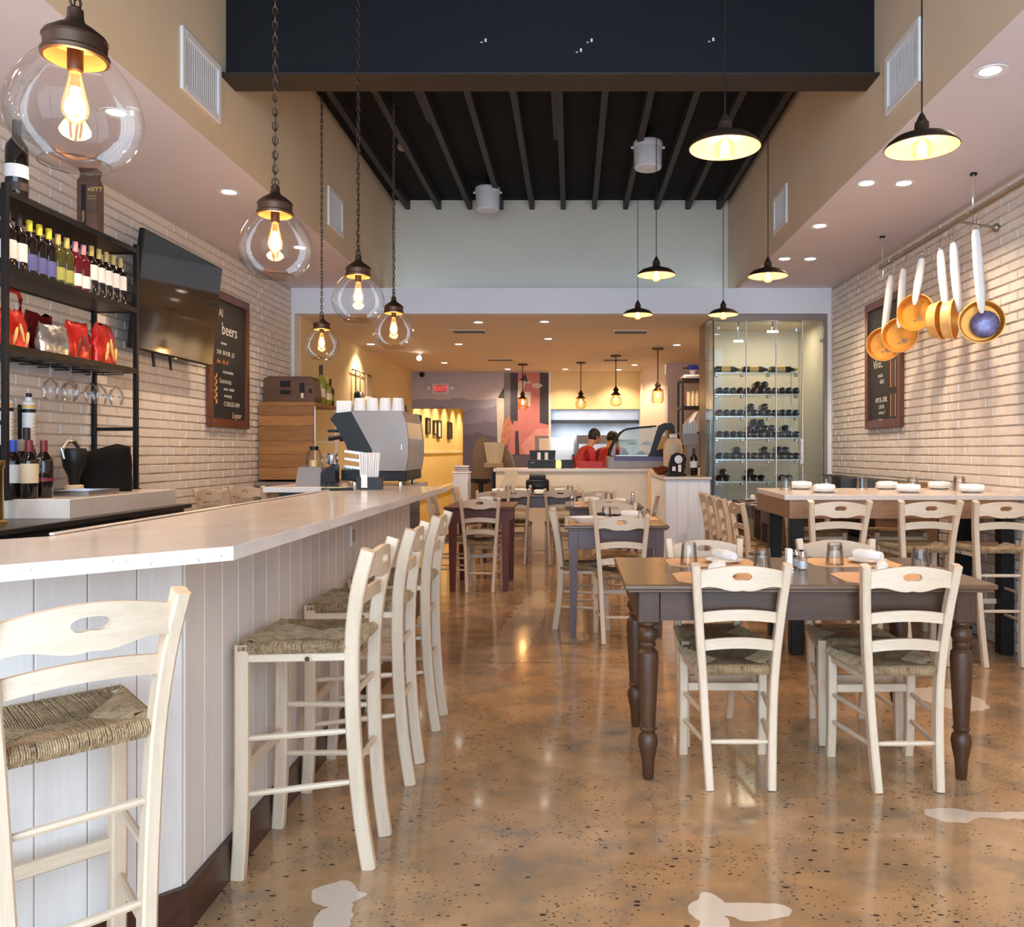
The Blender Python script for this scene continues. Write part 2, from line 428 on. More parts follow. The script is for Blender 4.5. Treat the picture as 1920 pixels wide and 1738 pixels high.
def brick_wall(name, label, side):
    x = XL if side < 0 else XR
    wl = struct(name, label, MB().box(x, x+side*.15, YF, YH, 0, ZS), 'mortar')
    L, Hh, D = .203, .0667, .0100
    def bm_(mb, y, z, l, d):
        g = .0040; e = .0045; xi = x-side*d; y0, y1, z0, z1 = y+g, y+l-g, z+g, z+Hh-g
        mb.add([(x, y0, z0), (x, y1, z0), (x, y1, z1), (x, y0, z1), (xi, y0+e, z0+e), (xi, y1-e, z0+e), (xi, y1-e, z1-e), (xi, y0+e, z1-e)],
               [(4, 5, 6, 7), (0, 1, 5, 4), (1, 2, 6, 5), (2, 3, 7, 6), (3, 0, 4, 7)])
    rnd = random.Random(3 if side < 0 else 4); cells = []
    for r in range(int(ZS/Hh)+1):
        z = r*Hh
        if z+Hh > ZS: continue
        y = YF + (L/2 if r % 2 else 0) - L
        while y < YH-.02:
            y0 = max(y, YF); l = min(y+L, YH)-y0
            if l > .03: cells.append((y0, z, l, D+rnd.uniform(-.002, .002)))
            y += L
    lo = 4.5 if side < 0 else 5.2
    vis = sorted([c for c in cells if c[0] > lo-.6 and c[1] > 1.05 and c[2] > .19], key=lambda c: c[0])
    if side < 0: vis = [c for c in vis if (c[0] > 5.3 or c[1] < 1.85 or c[1] > 2.55)]
    pick = set(vis[:300]); shared = {}
    for c in pick:
        k = round(c[3]/.001)
        if k not in shared:
            mb = MB(); bm_(mb, 0, 0, c[2], k*.001); mb.v = [(v[0]-x, v[1], v[2]) for v in mb.v]; shared[k] = mb.mesh('brick', 'brick_paint')
        mobj('brick', shared[k], wl, (x, c[0], c[1]))
    mb = MB()
    for c in cells:
        if c not in pick: bm_(mb, *c)
    o = mb.build('brick_courses', 'brick_paint', wl); o['kind'] = 'stuff'
    return wl
brick_wall('wall_left', 'white painted brick wall behind the bar shelves', -1)
brick_wall('wall_right', 'white painted brick wall behind the hanging pans', 1)

# shop front behind the viewpoint: daylight comes in here
mb = MB().box(XL, -2.92, YF-.15, YF, 0, 4.5).box(2.72, XR, YF-.15, YF, 0, 4.5).box(-2.92, 2.72, YF-.15, YF, 0, .12).box(-2.92, 2.72, YF-.15, YF, 3.95, 4.5)
struct('wall_front', 'white shop front wall with large window openings', mb, 'white_wall')
xs = [-2.92, -1.5, -.1, 1.3, 2.72]
for i in range(4):
    wn = tag(MB().box(xs[i], xs[i]+.05, YF-.12, YF-.05, .12, 3.95).box(xs[i+1]-.05, xs[i+1], YF-.12, YF-.05, .12, 3.95)
             .box(xs[i]+.05, xs[i+1]-.05, YF-.12, YF-.05, .12, .18).box(xs[i]+.05, xs[i+1]-.05, YF-.12, YF-.05, 3.89, 3.95).build('window_%d' % (i+1), 'black_metal'),
             'tall shop front window in a dark metal frame', None, None, 'structure')
    MB().box(xs[i]+.05, xs[i+1]-.05, YF-.09, YF-.085, .18, 3.89).build('pane', 'front_pane', wn)

# side ceilings, upper walls and the raised dark roof
struct('ceiling', 'pale plaster side ceiling over the bar shelves', MB().box(XL-.15, XSL-.001, YF, YH, ZS, ZS+.09), 'soffit_paint')
struct('ceiling', 'pale plaster side ceiling over the hanging pans', MB().box(XSR+.001, XR+.15, YF, YH, ZS, ZS+.09), 'soffit_paint')
struct('wall_upper_left', 'tan upper wall above the bar side ceiling', MB().box(XSL-.1, XSL, YF, 9.75, ZS+.001, 4.45), 'tan_wall')
struct('wall_upper_right', 'tan upper wall above the dining side ceiling', MB().box(XSR, XSR+.1, YF, 9.75, ZS+.001, 4.45), 'tan_wall_r')
struct('wall_upper_back', 'grey green upper wall under the dark rafters', MB().box(XSL-.1, XSR+.1, 9.75, 9.87, 3.0, 4.45), 'sage_wall')
struct('trim_1', 'white header wall over the lower rear room', MB().box(XL, XR, YH, YH+.18, ZL, ZS+.001), 'white_wall')
struct('trim_2', 'white corner trim at the end of the brick wall beside the bar', MB().box(XL, XL+.045, YH-.01, YH+.18, 0, ZL-.002), 'white_trim')
struct('trim_3', 'white corner trim between wine cabinet and brick wall', MB().box(XR-.05, XR, YH-.01, YH+.12, 0, ZL-.002), 'white_trim')
dk = struct('ceiling', 'dark brown timber roof deck with exposed rafters', MB().box(XSL-.1, XSR+.1, YF, 9.8, ZD, ZD+.12), 'deck')
jm = MB().box(-.028, .028, 5.2, 9.74, ZD-.115, ZD, .004).mesh('rafter', 'joist_wood')
for i in range(11): mobj('rafter', jm, dk, (-1.93+.366*i, 0, 0))
mobj('rafter', MB().box(-.02, .02, 5.2, 7.6, ZD-.10, ZD).mesh('rafter', 'joist_wood'), dk, (-.145, 0, 0))
mobj('rafter', MB().box(-.02, .02, 5.2, 7.2, ZD-.105, ZD).mesh('rafter', 'joist_wood'), dk, (-1.235, 0, 0))
bt = struct('trim_4', 'navy black steel beam crossing the raised ceiling', MB().box(XSL+.001, XSR-.001, 5.03, 5.17, 3.565, ZD), 'navy_beam')
MB().box(XSL+.001, XSR-.001, 4.94, 5.17, 3.55, 3.565).build('flange', 'dark_steel_plate', bt)
rb = random.Random(5); mb = MB()
for x in (-.18, -.53+.02, .12, .86, -.5, .15): pass
for x, z in ((-.53, 3.79), (.115, 3.79), (.05, 3.73), (.855, 3.795)):
    mb.box(x, x+.012, 5.027, 5.03, z, z+.02); mb.box(x-.025, x-.012, 5.027, 5.03, z-.006, z)
mb.build('paint_chip', 'chalk', bt)

# rear room
struct('ceiling', 'low cream plaster ceiling of the rear room', MB().box(XL-.15, XR+.15, YH+.18, 16, ZL, ZL+.1), 'low_ceiling')
mb = MB().box(-3.2, -3.05, YH+.18, 14.75, 0, ZL).box(-3.2, -3.05, 15.5, 23, 0, ZL).box(-3.2, -3.05, 14.75, 15.5, 2.16, ZL)
struct('wall_left_rear', 'yellow painted wall running back past the bar to the corridor', mb, 'yellow_wall')
d = struct('door_1', 'dark side door in the yellow wall', MB().box(-3.19, -3.10, 14.76, 15.49, 0, 2.15), 'black_metal')
MB().ball((-3.08, 14.86, 1.0), .03).build('door_handle', 'chrome', d, SM)
struct('wall_right_rear', 'pale wall beyond the wine cabinet', MB().box(XR, XR+.15, YH, 14.3, 0, ZL), 'cream_wall')
mb = MB().box(-2.08, -.44, YB, YB+.12, 0, ZL).box(-3.05, -2.08, YB, YB+.12, 2.115, ZL)
struct('wall_back', 'rear wall carrying the landscape mural', mb, 'lavender_wall')
struct('wall_back_kitchen', 'yellow wall over the kitchen opening', MB().box(-.40, 1.36, YB, YB+.12, 2.105, ZL).box(-.40, 1.36, YB, YB+.12, 0, .95), 'yellow_wall')
struct('trim_5', 'white post between the mural and the kitchen opening', MB().box(-.44, -.40, YB-.02, YB+.14, 0, ZL), 'white_trim')
struct('wall_pier', 'cream angled pier beside the kitchen opening', MB().prism([(1.30, 15.0), (1.64, 14.5), (1.64, 15.95), (1.30, 15.95)], 0, ZL), 'cream_wall')
struct('wall_lavender', 'lavender wall panel behind the black shelving', MB().box(1.645, XR, 14.2, 14.5, 0, ZL), 'lavender_wall')
# corridor
struct('wall_corridor_right', 'yellow corridor wall', MB().box(-2.08, -1.98, YB+.12, 23, 0, ZL), 'yellow_wall')
struct('wall_corridor_end', 'yellow end wall of the corridor', MB().box(-3.2, -1.98, 23, 23.1, 0, ZL), 'yellow_wall')
struct('ceiling', 'corridor ceiling', MB().box(-3.2, -1.98, YB+.12, 23.1, 2.6, 2.7), 'low_ceiling')
struct('trim_6', 'cream chair rail along the corridor wall', MB().box(-3.05, -3.02, YB+.15, 23, 1.25, 1.31, .004), 'cream_wall')
struct('trim_7', 'cream wainscot cap low on the yellow wall', MB().box(-3.05, -3.015, 15.52, 23, .34, .48, .006), 'white_trim')
struct('baseboard_left', 'white baseboard along the yellow wall', MB().box(-3.05, -3.03, YH+.2, 14.74, 0, .12, .004), 'white_trim')
# kitchen box
struct('wall_kitchen_back', 'stainless lined kitchen back wall', MB().box(-.6, 2.2, 18.4, 18.5, 0, ZL), 'brushed')
struct('wall_kitchen_left', 'kitchen side wall', MB().box(-.7, -.6, YB+.14, 18.5, 0, ZL), 'white_wall')
struct('wall_kitchen_right', 'kitchen side wall by the pier', MB().box(2.1, 2.2, YB+.16, 18.4, 0, ZL), 'white_wall')
struct('ceiling', 'kitchen ceiling', MB().box(-.7, 2.2, 16.0, 18.5, ZL-.02, ZL+.08), 'white_wall')

# ------------------------------------------------------------------ grilles, downlights, vents
def wall_grille(x, side, y0, y1, lab):
    t = thing('air_grille', lab, 'vent', (x, (y0+y1)/2, 3.25), 0, 'white wall grilles high in the raised ceiling')
    h = (y1-y0)/2; f = side
    X0, X1 = (0, .018*f)
    mb = MB()
    for a in ((-h, -h+.04, 0, .34), (h-.04, h, 0, .34), (-h+.04, h-.04, 0, .04), (-h+.04, h-.04, .30, .34)): mb.box(X0, X1, a[0], a[1], a[2], a[3], .003)
    mb.build('frame', 'white_trim', t)
    MB().box(X0, .003*f, -h+.04, h-.04, .04, .30).build('backing', 'taupe', t)
    n = 15; sm = MB().box(.004*f, .008*f, -.0065, .0065, .04, .30).mesh('slat', 'white_trim')
    for i in range(n): mobj('slat', sm, t, (0, -h+.04+(2*h-.08)*(i+.5)/n, 0))
wall_grille(XSL, 1, 4.44, 4.93, 'white louvred air grille on tan wall beside the navy beam, bar side')
wall_grille(XSL, 1, 7.12, 7.57, 'white louvred air grille on tan wall behind the navy beam, bar side')
wall_grille(XSR, -1, 4.35, 4.82, 'white louvred air grille on tan wall beside the navy beam, dining side')
wall_grille(XSR, -1, 7.05, 7.50, 'white louvred air grille on tan wall behind the navy beam, dining side')

dl = thing('downlight', '', 'downlight')
MB().lathe([(.048, .0), (.075, -.004), (.078, .0), (.048, .004)], 24, cap=False).build('ring', 'white_trim', dl, SM)
MB().lathe([(.049, .001), (.001, .0012)], 24, cap=False).build('lens', 'downlight', dl)
DL = Proto(dl)
WARM = (1.0, .75, .52); WARM2 = (1.0, .78, .55); COOL = (1, .86, .72)
def downlight(x, y, z, lab, grp, power, col=WARM, ang=125):
    r = DL.put((x, y, z-.003), 0, lab, grp)
    s = light('downlight_lamp', 'SPOT', (0, 0, -.02), power, col, r, spot_size=math.radians(ang), spot_blend=.7, shadow_soft_size=.05)
    return r
gR = 'recessed downlights over the dining tables'; gL = 'recessed downlights over the bar shelves'; gB = 'recessed downlights in the low rear ceiling'
for x, y, lab in ((1.98, .3, 'by the entrance window'), (1.98, 2.1, 'before the turned leg table'), (1.98, 3.91, 'beside the turned leg table'), (1.98, 5.55, 'behind the navy beam, edge side'), (2.23, 5.55, 'behind the navy beam, wall side'),
                  (1.98, 6.6, 'single one beside the second grille'), (1.99, 7.73, 'near the wine cabinet, edge side'), (2.23, 7.73, 'near the wine cabinet, wall side')):
    downlight(x, y, ZS, 'recessed downlight in the dining side ceiling, '+lab, gR, 20, WARM)
for x, y, lab in ((-2.40, .3, 'by the entrance window'), (-2.40, 1.6, 'beside the angled bar end'), (-2.40, 2.9, 'before the bottle shelves'), (-2.42, 4.39, 'over the bottle shelves'), (-2.38, 5.74, 'over the television'), (-2.40, 7.3, 'over the beer blackboard')):
    downlight(x, y, ZS, 'recessed downlight in the bar side ceiling, '+lab, gL, 25, WARM)
for px, py, lab in ((897, 604, 'behind the header toward the bar end'), (1021, 603, 'behind the header over the aisle'), (860, 645, 'behind the vent by the bar end'), (1028, 635, 'over the wide rear table'), (695, 645, 'close to the yellow wall and shelf box'), (833, 680, 'in front of the exit sign'),
                    (952, 692, 'against the mural'), (1060, 692, 'against the yellow wall beside the mural post'), (1190, 684, 'against the angled pier'), (1160, 693, 'over the middle of the kitchen opening')):
    y = 2353/(846-py); downlight((px-1072)*y/1550, y, ZL, 'recessed downlight in the low rear ceiling, '+lab, gB, 28, WARM2)
for x, y, lab in ((2.1, 10.9, 'behind the wine cabinet'), (1.5, 11.8, 'beside the black shelving')):
    downlight(x, y, ZL, 'recessed downlight in the low rear ceiling, '+lab, gB, 20, WARM2)

def ceiling_vent(x, y, lab, wdt=.46, dep=.30):
    t = thing('ceiling_vent', lab, 'vent', (x, y, ZL), 0, 'dark ceiling vents in the rear room')
    MB().box(-wdt/2, wdt/2, -dep/2, -dep/2+.03, -.012, 0).box(-wdt/2, wdt/2, dep/2-.03, dep/2, -.012, 0).box(-wdt/2, -wdt/2+.03, -dep/2+.03, dep/2-.03, -.012, 0).box(wdt/2-.03, wdt/2, -dep/2+.03, dep/2-.03, -.012, 0).build('frame', 'low_ceiling', t)
    MB().box(-wdt/2+.03, wdt/2-.03, -dep/2+.03, dep/2-.03, -.004, 0).build('backing', 'black_metal', t)
    sm = MB().box(-wdt/2+.03, wdt/2-.03, -.012, .012, -.010, -.006).mesh('slat', 'taupe')
    for i in range(5): mobj('slat', sm, t, (0, -dep/2+.06+i*(dep-.12)/4, 0), (.5, 0, 0))
ceiling_vent(-1.30, 10.46, 'slatted ceiling vent over the aisle by the bar end'); ceiling_vent(.745, 10.5, 'slatted ceiling vent over the aisle by the wine cabinet')
ceiling_vent(-1.19, 13.7, 'slatted ceiling vent in front of the mural'); ceiling_vent(.73, 13.7, 'slatted ceiling vent in front of the kitchen opening')

t = thing('spot_lamp', 'small white adjustable ceiling spotlight near the yellow wall', 'spotlight', (-2.35, 12.8, ZL))
MB().lathe([(.05, 0), (.05, -.015), (.012, -.018), (.012, -.05)], 12).build('base', 'white_trim', t, SM)
MB().lathe([(.03, -.09), (.042, 0), (.042, .02)], 14, axis='y', c=(0, .02, -.085)).build('head', 'white_trim', t, SM)
MB().lathe([(.038, -.001), (.0001, -.0012)], 14, axis='y', c=(0, -.071, -.085), cap=False).build('lens', 'downlight', t)
# white speaker buckets under the rafters
for x, y, lab in ((-.92, 8.76*1.033, 'white hanging cylinder speaker under the rafters near the back wall'), (.71, 7.46*1.033, 'white hanging cylinder speaker under the rafters closer to the beam')):
    t = thing('ceiling_speaker', lab, 'speaker', (x, y, 3.93), 0, 'white cylinder speakers')
    MB().lathe([(.0001, 0), (.115, 0), (.127, .012), (.133, .23), (.128, .25), (.0001, .25)], 28, cap=False).build('body', 'white_plastic', t, SM)
    MB().lathe([(.134, .19), (.137, .2), (.137, .235), (.134, .245)], 28, cap=False).build('rim', 'white_plastic', t, SM)
    for s in (-1, 1): MB().lathe([(.012, -.012), (.012, .012)], 10, axis='x', c=(s*.145, 0, .2)).build('knob', 'white_trim', t)
    MB().tube((0, 0, .24), (0, 0, ZD-3.93), .012).build('stem', 'black_metal', t)
t = thing('smoke_detector', 'round dark detector on the roof deck', 'detector', (-1.62, 8.0, ZD))
MB().lathe([(.07, 0), (.07, -.03), (.05, -.045), (.0001, -.045)], 18).build('body', 'taupe', t, SM)
# sprinkler in bar soffit
t = thing('sprinkler', 'small white sprinkler head in the bar side ceiling', 'sprinkler', (-2.31, 4.35, ZS))
MB().lathe([(.035, 0), (.035, -.006), (.012, -.01), (.012, -.035), (.022, -.04), (.022, -.043), (.0001, -.043)], 14).build('head', 'white_trim', t, SM)

# ================================================================== BAR
bar = thing('bar_counter', 'white tongue and groove bar front with dark wooden kickboard', 'bar', (-1.05, 2.24, 0))
def L(x, y): return (x+1.05, y-2.24)          # world -> bar local
core = [(-1.064, 5.36), (-1.064, 2.246), (-1.73, 1.58), (-2.02, 1.87), (-1.35, 2.42), (-1.35, 5.36)]
MB().prism([L(*p) for p in core], .005, 1.035).build('carcass', 'plank_white', bar)
pm = MB().box(-.012, 0, .0006, .1194, .122, 1.035, .003).mesh('plank', 'plank_white')
for i in range(26): mobj('plank', pm, bar, (0, .004+i*.12, 0))
pm = MB().box(-.012, 0, .0006, .1144, .122, 1.035, .003).mesh('plank', 'plank_white')
for i in range(8): mobj('plank', pm, bar, (-(.118+i*.115)*.7071, -(.118+i*.115)*.7071, 0), (0, 0, -PI/4))
MB().prism([(0.0, 3.12), (.016, 3.12), (.016, -.007), (0, 0)], 0, .124).build('kickboard', 'kick_wood', bar)
MB().prism([(0, 0), (.016, -.007), (-.66+.016, -.66-.007-.0), (-.66, -.66)], 0, .124).build('kickboard', 'kick_wood', bar)
o = thing('power_outlet', 'small wooden bracket plate under the bar worktop edge', 'bracket', (-1.05, 3.93, .90))
MB().box(0, .012, -.03, .03, -.05, .05, .003).build('plate', 'plank_white', o); MB().box(.012, .016, -.012, .012, -.03, .03, .002).build('socket', 'taupe', o)

wt = thing('bar_worktop', 'speckled beige quartz bar worktop with an angled end', 'worktop', (-1.1, 4, 1.036))
outer = [(-.818, 5.42), (-.818, 2.0), (-1.60, 1.218), (-2.017, 1.635), (-1.41, 2.242), (-1.41, 5.30), (-1.98, 5.30), (-1.98, 6.20), (-1.08, 6.20), (-1.08, 5.42)]
def slab(poly, z0, z1, c):
    # prism with a small chamfer on the top edge
    cx = sum(p[0] for p in poly)/len(poly); cy = sum(p[1] for p in poly)/len(poly); n = len(poly); ins = []
    ar = sum(poly[i][0]*poly[(i+1) % n][1]-poly[(i+1) % n][0]*poly[i][1] for i in range(n)); sg = 1 if ar > 0 else -1
    for i in range(n):
        p0, p1, p2 = Vector(poly[i-1]), Vector(poly[i]), Vector(poly[(i+1) % n])
        d1 = (p1-p0).normalized(); d2 = (p2-p1).normalized(); n1 = Vector((-d1.y, d1.x))*sg; n2 = Vector((-d2.y, d2.x))*sg
        b = (n1+n2); b = b/ max(.2, (1+n1.dot(n2))); ins.append(tuple(p1+b*c))
    vs = [(x, y, z0) for x, y in poly]+[(x, y, z1-c) for x, y in poly]+[(x, y, z1) for x, y in ins]
    fs = [tuple(range(n))[::-1], tuple(range(2*n, 3*n))]
    for k in (0, 1): fs += [(k*n+i, k*n+(i+1) % n, (k+1)*n+(i+1) % n, (k+1)*n+i) for i in range(n)]
    return MB().add(vs, fs)
slab([(x+1.1, y-4) for x, y in outer], 0, .034, .003).build('slab', 'quartz', wt)
MB().box(-.325, -.31, -1.75, 1.29, .034, .042, .003).build('edge_lip', 'quartz_b', wt)
# support for the machine end
st = thing('bar_cabinet', 'dark cabinet under the coffee machine end of the bar', 'cabinet', (-1.53, 5.75, 0))
MB().box(-.40, .40, -.30, .40, .08, 1.035, .004).build('body', 'dark_counter', st); MB().box(-.38, .38, -.28, .38, 0, .08).build('plinth', 'black_metal', st)
MB().box(-.39, -.01, -.315, -.30, .1, 1.0, .004).build('door', 'dark_counter', st); MB().box(.01, .39, -.315, -.30, .1, 1.0, .004).build('door', 'dark_counter', st)

# ------------------------------------------------------------------ back bar: worktop, steel counter, shelf unit
bw = thing('back_bar_worktop', 'thick pale quartz slab against the brick wall under the bottle shelves', 'worktop', (-2.82, 4.76, .958))
slab([(-.272, -.56), (.27, -.56), (.27, .56), (-.272, .56)], 0, .098, .003).build('slab', 'quartz', bw)
bc = thing('back_bar_cabinet', 'dark steel under-counter cooler behind the bar', 'cabinet', (-2.80, 4.4, 0))
MB().box(-.285, .26, -1.4, 1.02, .08, .93, .006).build('body', 'dark_counter', bc)
MB().box(-.285, .31, -1.4, 1.02, .93, .957, .004).build('top', 'dark_counter', bc)
MB().box(-.25, .2, -1.36, 1.0, 0, .08).build('plinth', 'black_metal', bc)
for i in range(4):
    y0 = -1.38+i*.6; dd = MB().box(.26, .285, y0, y0+.58, .12, .90, .005).build('door', 'dark_counter', bc)
    MB().tube((.305, y0+.06, .86), (.305, y0+.52, .86), .008).tube((.285, y0+.08, .86), (.305, y0+.08, .86), .006).tube((.285, y0+.5, .86), (.305, y0+.5, .86), .006).build('handle', 'chrome', dd, SM)
# low black sink counter running further along the bar
sk = thing('sink_counter', 'low black work counter with steel rim inside the bar', 'counter', (-1.68, 3.6, 0))
MB().box(-.28, .26, -1.1, 1.55, .08, .86, .005).build('body', 'black_metal', sk); MB().box(-.30, .26, -1.1, 1.55, .86, .885, .004).build('top', 'dark_counter', sk)
MB().box(-.30, -.27, -1.1, 1.55, .885, .91, .004).build('rim', 'steel', sk); MB().box(-.26, .24, -1.08, 1.5, 0, .08).build('plinth', 'black_metal', sk)

sh = thing('bottle_shelf', 'black metal shelf unit with dark wooden shelves for wine bottles', 'shelf', (-2.95, 4.72, 1.056))
PX0, PX1, PY0, PY1 = -.13, .14, -.62, .61
for x in (PX0, PX1):
    for y in (PY0, PY1):
        p = MB().box(x-.014, x+.014, y-.014, y+.014, .004, 1.575, .003).build('post', 'black_metal', sh)
        MB().box(x-.024, x+.024, y-.024, y+.024, 0, .005).build('foot_plate', 'black_metal', p)
for z in (.775, 1.165, 1.545):
    s = MB().box(PX0+.015, PX1-.015, PY0+.015, PY1-.015, z-.025, z, .002).build('shelf_board', 'shelf_wood', sh)
    for x in (PX0, PX1): MB().box(x-.012, x+.012, PY0+.014, PY1-.014, z-.030, z+.002).build('rail', 'black_metal', s)
    for y in (PY0, PY1): MB().box(PX0+.014, PX1-.014, y-.012, y+.012, z-.030, z+.002).build('rail', 'black_metal', s)
MB().box(PX0+.014, PX1-.014, PY1-.011, PY1+.011, .375, .397, .002).build('cross_bar', 'black_metal', sh)
MB().box(PX0+.014, PX1-.014, PY0-.011, PY0+.011, .375, .397, .002).build('cross_bar', 'black_metal', sh)
rk = MB()
for i in range(7):
    y = -.45+i*.155; rk.box(-.11, .13, y-.004, y+.004, .722, .728)
rk.build('glass_rack', 'black_metal', sh)
for i in range(7):
    y = -.45+i*.155; MB().tube((0, y, .726), (0, y, .747), .004).build('hanger', 'black_metal', sh)

# ------------------------------------------------------------------ bottles
def bottle_proto(name, r, h, glassm, capm, labelm, l0=.07, l1=.16, cat='bottle', shoulder=.62, label2=None):
    t = thing(name, '', cat)
    s = h*shoulder; nk = r*.36
    MB().lathe([(.0001, .004), (r*.9, 0), (r, .008), (r, s), (r*.93, s+h*.06), (r*.6, s+h*.13), (nk, s+h*.19), (nk, h-.002), (.0001, h)], 18, cap=False).build('glass_body', glassm, t, SM)
    MB().lathe([(nk+.0015, h-.075*h/.3), (nk+.002, h-.004), (nk+.001, h+.001), (.0001, h+.0012)], 14, cap=False).build('capsule', capm, t, SM)
    if labelm: MB().lathe([(r+.0008, l0*h/.3), (r+.0008, l1*h/.3)], 18, cap=False).build('label', labelm, t, SM)
    if label2: MB().lathe([(r+.0012, label2[0]), (r+.0012, label2[1])], 18, cap=False).build('label_band', label2[2], t, SM)
    return t
B = {}
B['wr'] = Proto(bottle_proto('wine_bottle', .038, .30, 'bottle_dark', 'cap_dark', 'label_white', .055, .15))
B['bl'] = Proto(bottle_proto('wine_bottle', .037, .295, 'bottle_dark', 'cap_yellow', 'label_blue', .03, .115))
B['ol'] = Proto(bottle_proto('wine_bottle', .037, .285, 'bottle_olive', 'cap_gold', 'label_olive', .03, .105))
B['pk'] = Proto(bottle_proto('wine_bottle', .037, .285, 'bottle_red', 'cap_pink', 'label_white', .03, .105))
B['bk'] = Proto(bottle_proto('wine_bottle', .036, .30, 'bottle_dark', 'cap_gold', 'label_white', .095, .185))
zs = 1.056+1.166; x0 = -2.865
seq = [('wr', 'red wine bottle with dark capsule and large white label beside the shelf post'), ('wr', 'red wine bottle with dark capsule and white label beside the yellow capped bottles')] \
    + [('bl', 'wine bottle with yellow capsule and blue label beside the dark capsules'), ('bl', 'wine bottle with yellow capsule and blue label between two alike'), ('bl', 'wine bottle with yellow capsule and blue label beside the gold capsules')] \
    + [('ol', 'olive wine bottle with green label beside the blue labelled bottles'), ('ol', 'olive wine bottle with green label beside the pink capsules')] + [('pk', 'rose wine bottle with pink capsule beside the olive bottles'), ('pk', 'rose wine bottle with pink capsule beside the tall white labels')] \
    + [('bk', 'dark wine bottle with tall white label beside the pink capsules')] + [('bk', 'dark wine bottle with tall white label in the middle of five alike')]*3 + [('bk', 'dark wine bottle with tall white label at the shelf end')]
ys = [4.20, 4.283, 4.366, 4.446, 4.527, 4.608, 4.688, 4.769, 4.849, 4.930, 5.008, 5.086, 5.164, 5.245]
for (k, lab), y in zip(seq, ys): B[k].put((x0, y, zs), random.uniform(0, 6), lab, 'wine bottles on the black shelf')
bkp = Proto(bottle_proto('wine_bottle', .036, .295, 'bottle_dark', 'cap_dark', 'label_cream', .05, .14))
for i, y in enumerate((4.24, 4.36, 4.48, 4.6, 4.72, 4.84, 4.97, 5.1, 5.22)):
    bkp.put((-3.0, y, zs), i, 'dark wine bottle in the rear row of the black shelf', 'rear row of wine bottles on the black shelf')
bb = bottle_proto('wine_bottle', .052, .40, 'bottle_dark', 'cap_dark', 'label_white', .075, .125, label2=(.035, .075, 'cap_dark'))
bb.location = (-2.86, 4.26, 2.602); bb['label'] = 'large green wine bottle with white label standing on the top shelf'
# gift box on the top shelf
t = thing('wine_gift_box', 'dark brown gold printed wine gift box on the top shelf', 'box', (-2.87, 4.93, 2.602), .18)
MB().box(-.055, .055, -.055, .055, 0, .30, .003).build('box', 'walnut_box', t)
MB().prism([(-.055, .30), (.055, .30), (.040, .335), (.052, .375), (-.052, .375), (-.040, .335)], -.04, .04, 'y').build('flap', 'walnut_box', t)
MB().box(-.03, -.005, -.0565, -.055, .03, .27).build('spine_panel', 'black_plastic', t)
for txt, sz, z, dx in (('MASSIN', .020, .06, 0), ('eSITT', .034, .235, .004), ('======', .013, .20, .004), ('======', .013, .185, .004)):
    me = text_mesh(txt, sz); me.materials.append(M['gold_print'])
    if txt == 'MASSIN': mobj('print', me, t, (-.012, -.0572, .05), (PI/2, -PI/2, 0))
    else: mobj('print', me, t, (dx, -.0558, z), (PI/2, 0, 0))

# coffee pouches on the lower shelf
def pouch(loc, rz, w_, d, h, m, lab, panel='gold_print', handle=False, lean=0):
    t = thing('foil_pouch', lab, 'pouch', loc, rz, 'foil pouches on the lower shelf')
    mb = MB(); n = 9; rows = []
    rr = random.Random(int(w_*9999)+int(h*777)+len(lab))
    for j in range(7):
        u = j/6; dd = d*(1-u**2.2*.95); ww = w_*(1+.06*math.sin(u*PI)-.05*u); row = []
        for s in (1, -1):
            for i in range(n):
                a = (i/(n-1)-.5)*s; x = a*ww; y = -s*dd/2*(1-abs(2*a)**3*.6)
                jx = rr.uniform(-.004, .004); jz = rr.uniform(-.012, .012)*u
                row.append((x+jx, y+rr.uniform(-.004, .004)+lean*u*h, h*u+jz if j else 0))
        rows.append(row)
    vs = [v for r in rows for v in r]; m2 = 2*n
    fs = [(j*m2+i, j*m2+(i+1) % m2, (j+1)*m2+(i+1) % m2, (j+1)*m2+i) for j in range(6) for i in range(m2)]+[tuple(range(m2))[::-1], tuple(6*m2+i for i in range(m2))]
    MB().add(vs, fs).build('bag', m, t, 1.2)
    if panel:
        for k, (fx, fz, ang, ln) in enumerate(((-.22, .30, .3, .26), (.05, .36, -.25, .30), (.26, .26, .2, .2))):
            m_ = MB().ball((0, 0, 0), 1, 10, 6, (w_*.055, .010, h*ln)); m_.xf(Matrix.Translation((w_*fx, -d*.43, h*fz)) @ Matrix.Rotation(ang, 4, 'Y')); m_.build('print', panel, t, SM)
    if handle: MB().sweep([(-.055, lean*h, h-.005), (-.058, lean*h, h+.07), (-.04, lean*h, h+.10), (.04, lean*h, h+.10), (.058, lean*h, h+.07), (.055, lean*h, h-.005)], .011, 6).build('handle', m, t, SM)
    return t
zp = 1.056+.776
pouch((-2.87, 4.24, zp), 1.5, .17, .11, .19, 'red_foil', 'tall red foil pouch with a looped carry handle', 'gold_print', True)
pouch((-2.95, 4.37, zp), 1.5, .13, .08, .20, 'dark_red_foil', 'dark red foil pouch with cream emblem behind the silver pouch', 'label_cream')
pouch((-2.84, 4.52, zp), 1.45, .21, .10, .155, 'silver_foil', 'crumpled silver foil pouch between the red pouches', None)
pouch((-2.98, 4.62, zp), 1.5, .22, .08, .235, 'dark_red_foil', 'dark red foil pouch leaning on the brick wall behind the silver pouch', 'cap_pink')
pouch((-2.87, 4.79, zp), 1.6, .22, .10, .215, 'red_foil', 'squat red foil pouch beside the silver pouch', 'bowl_red')
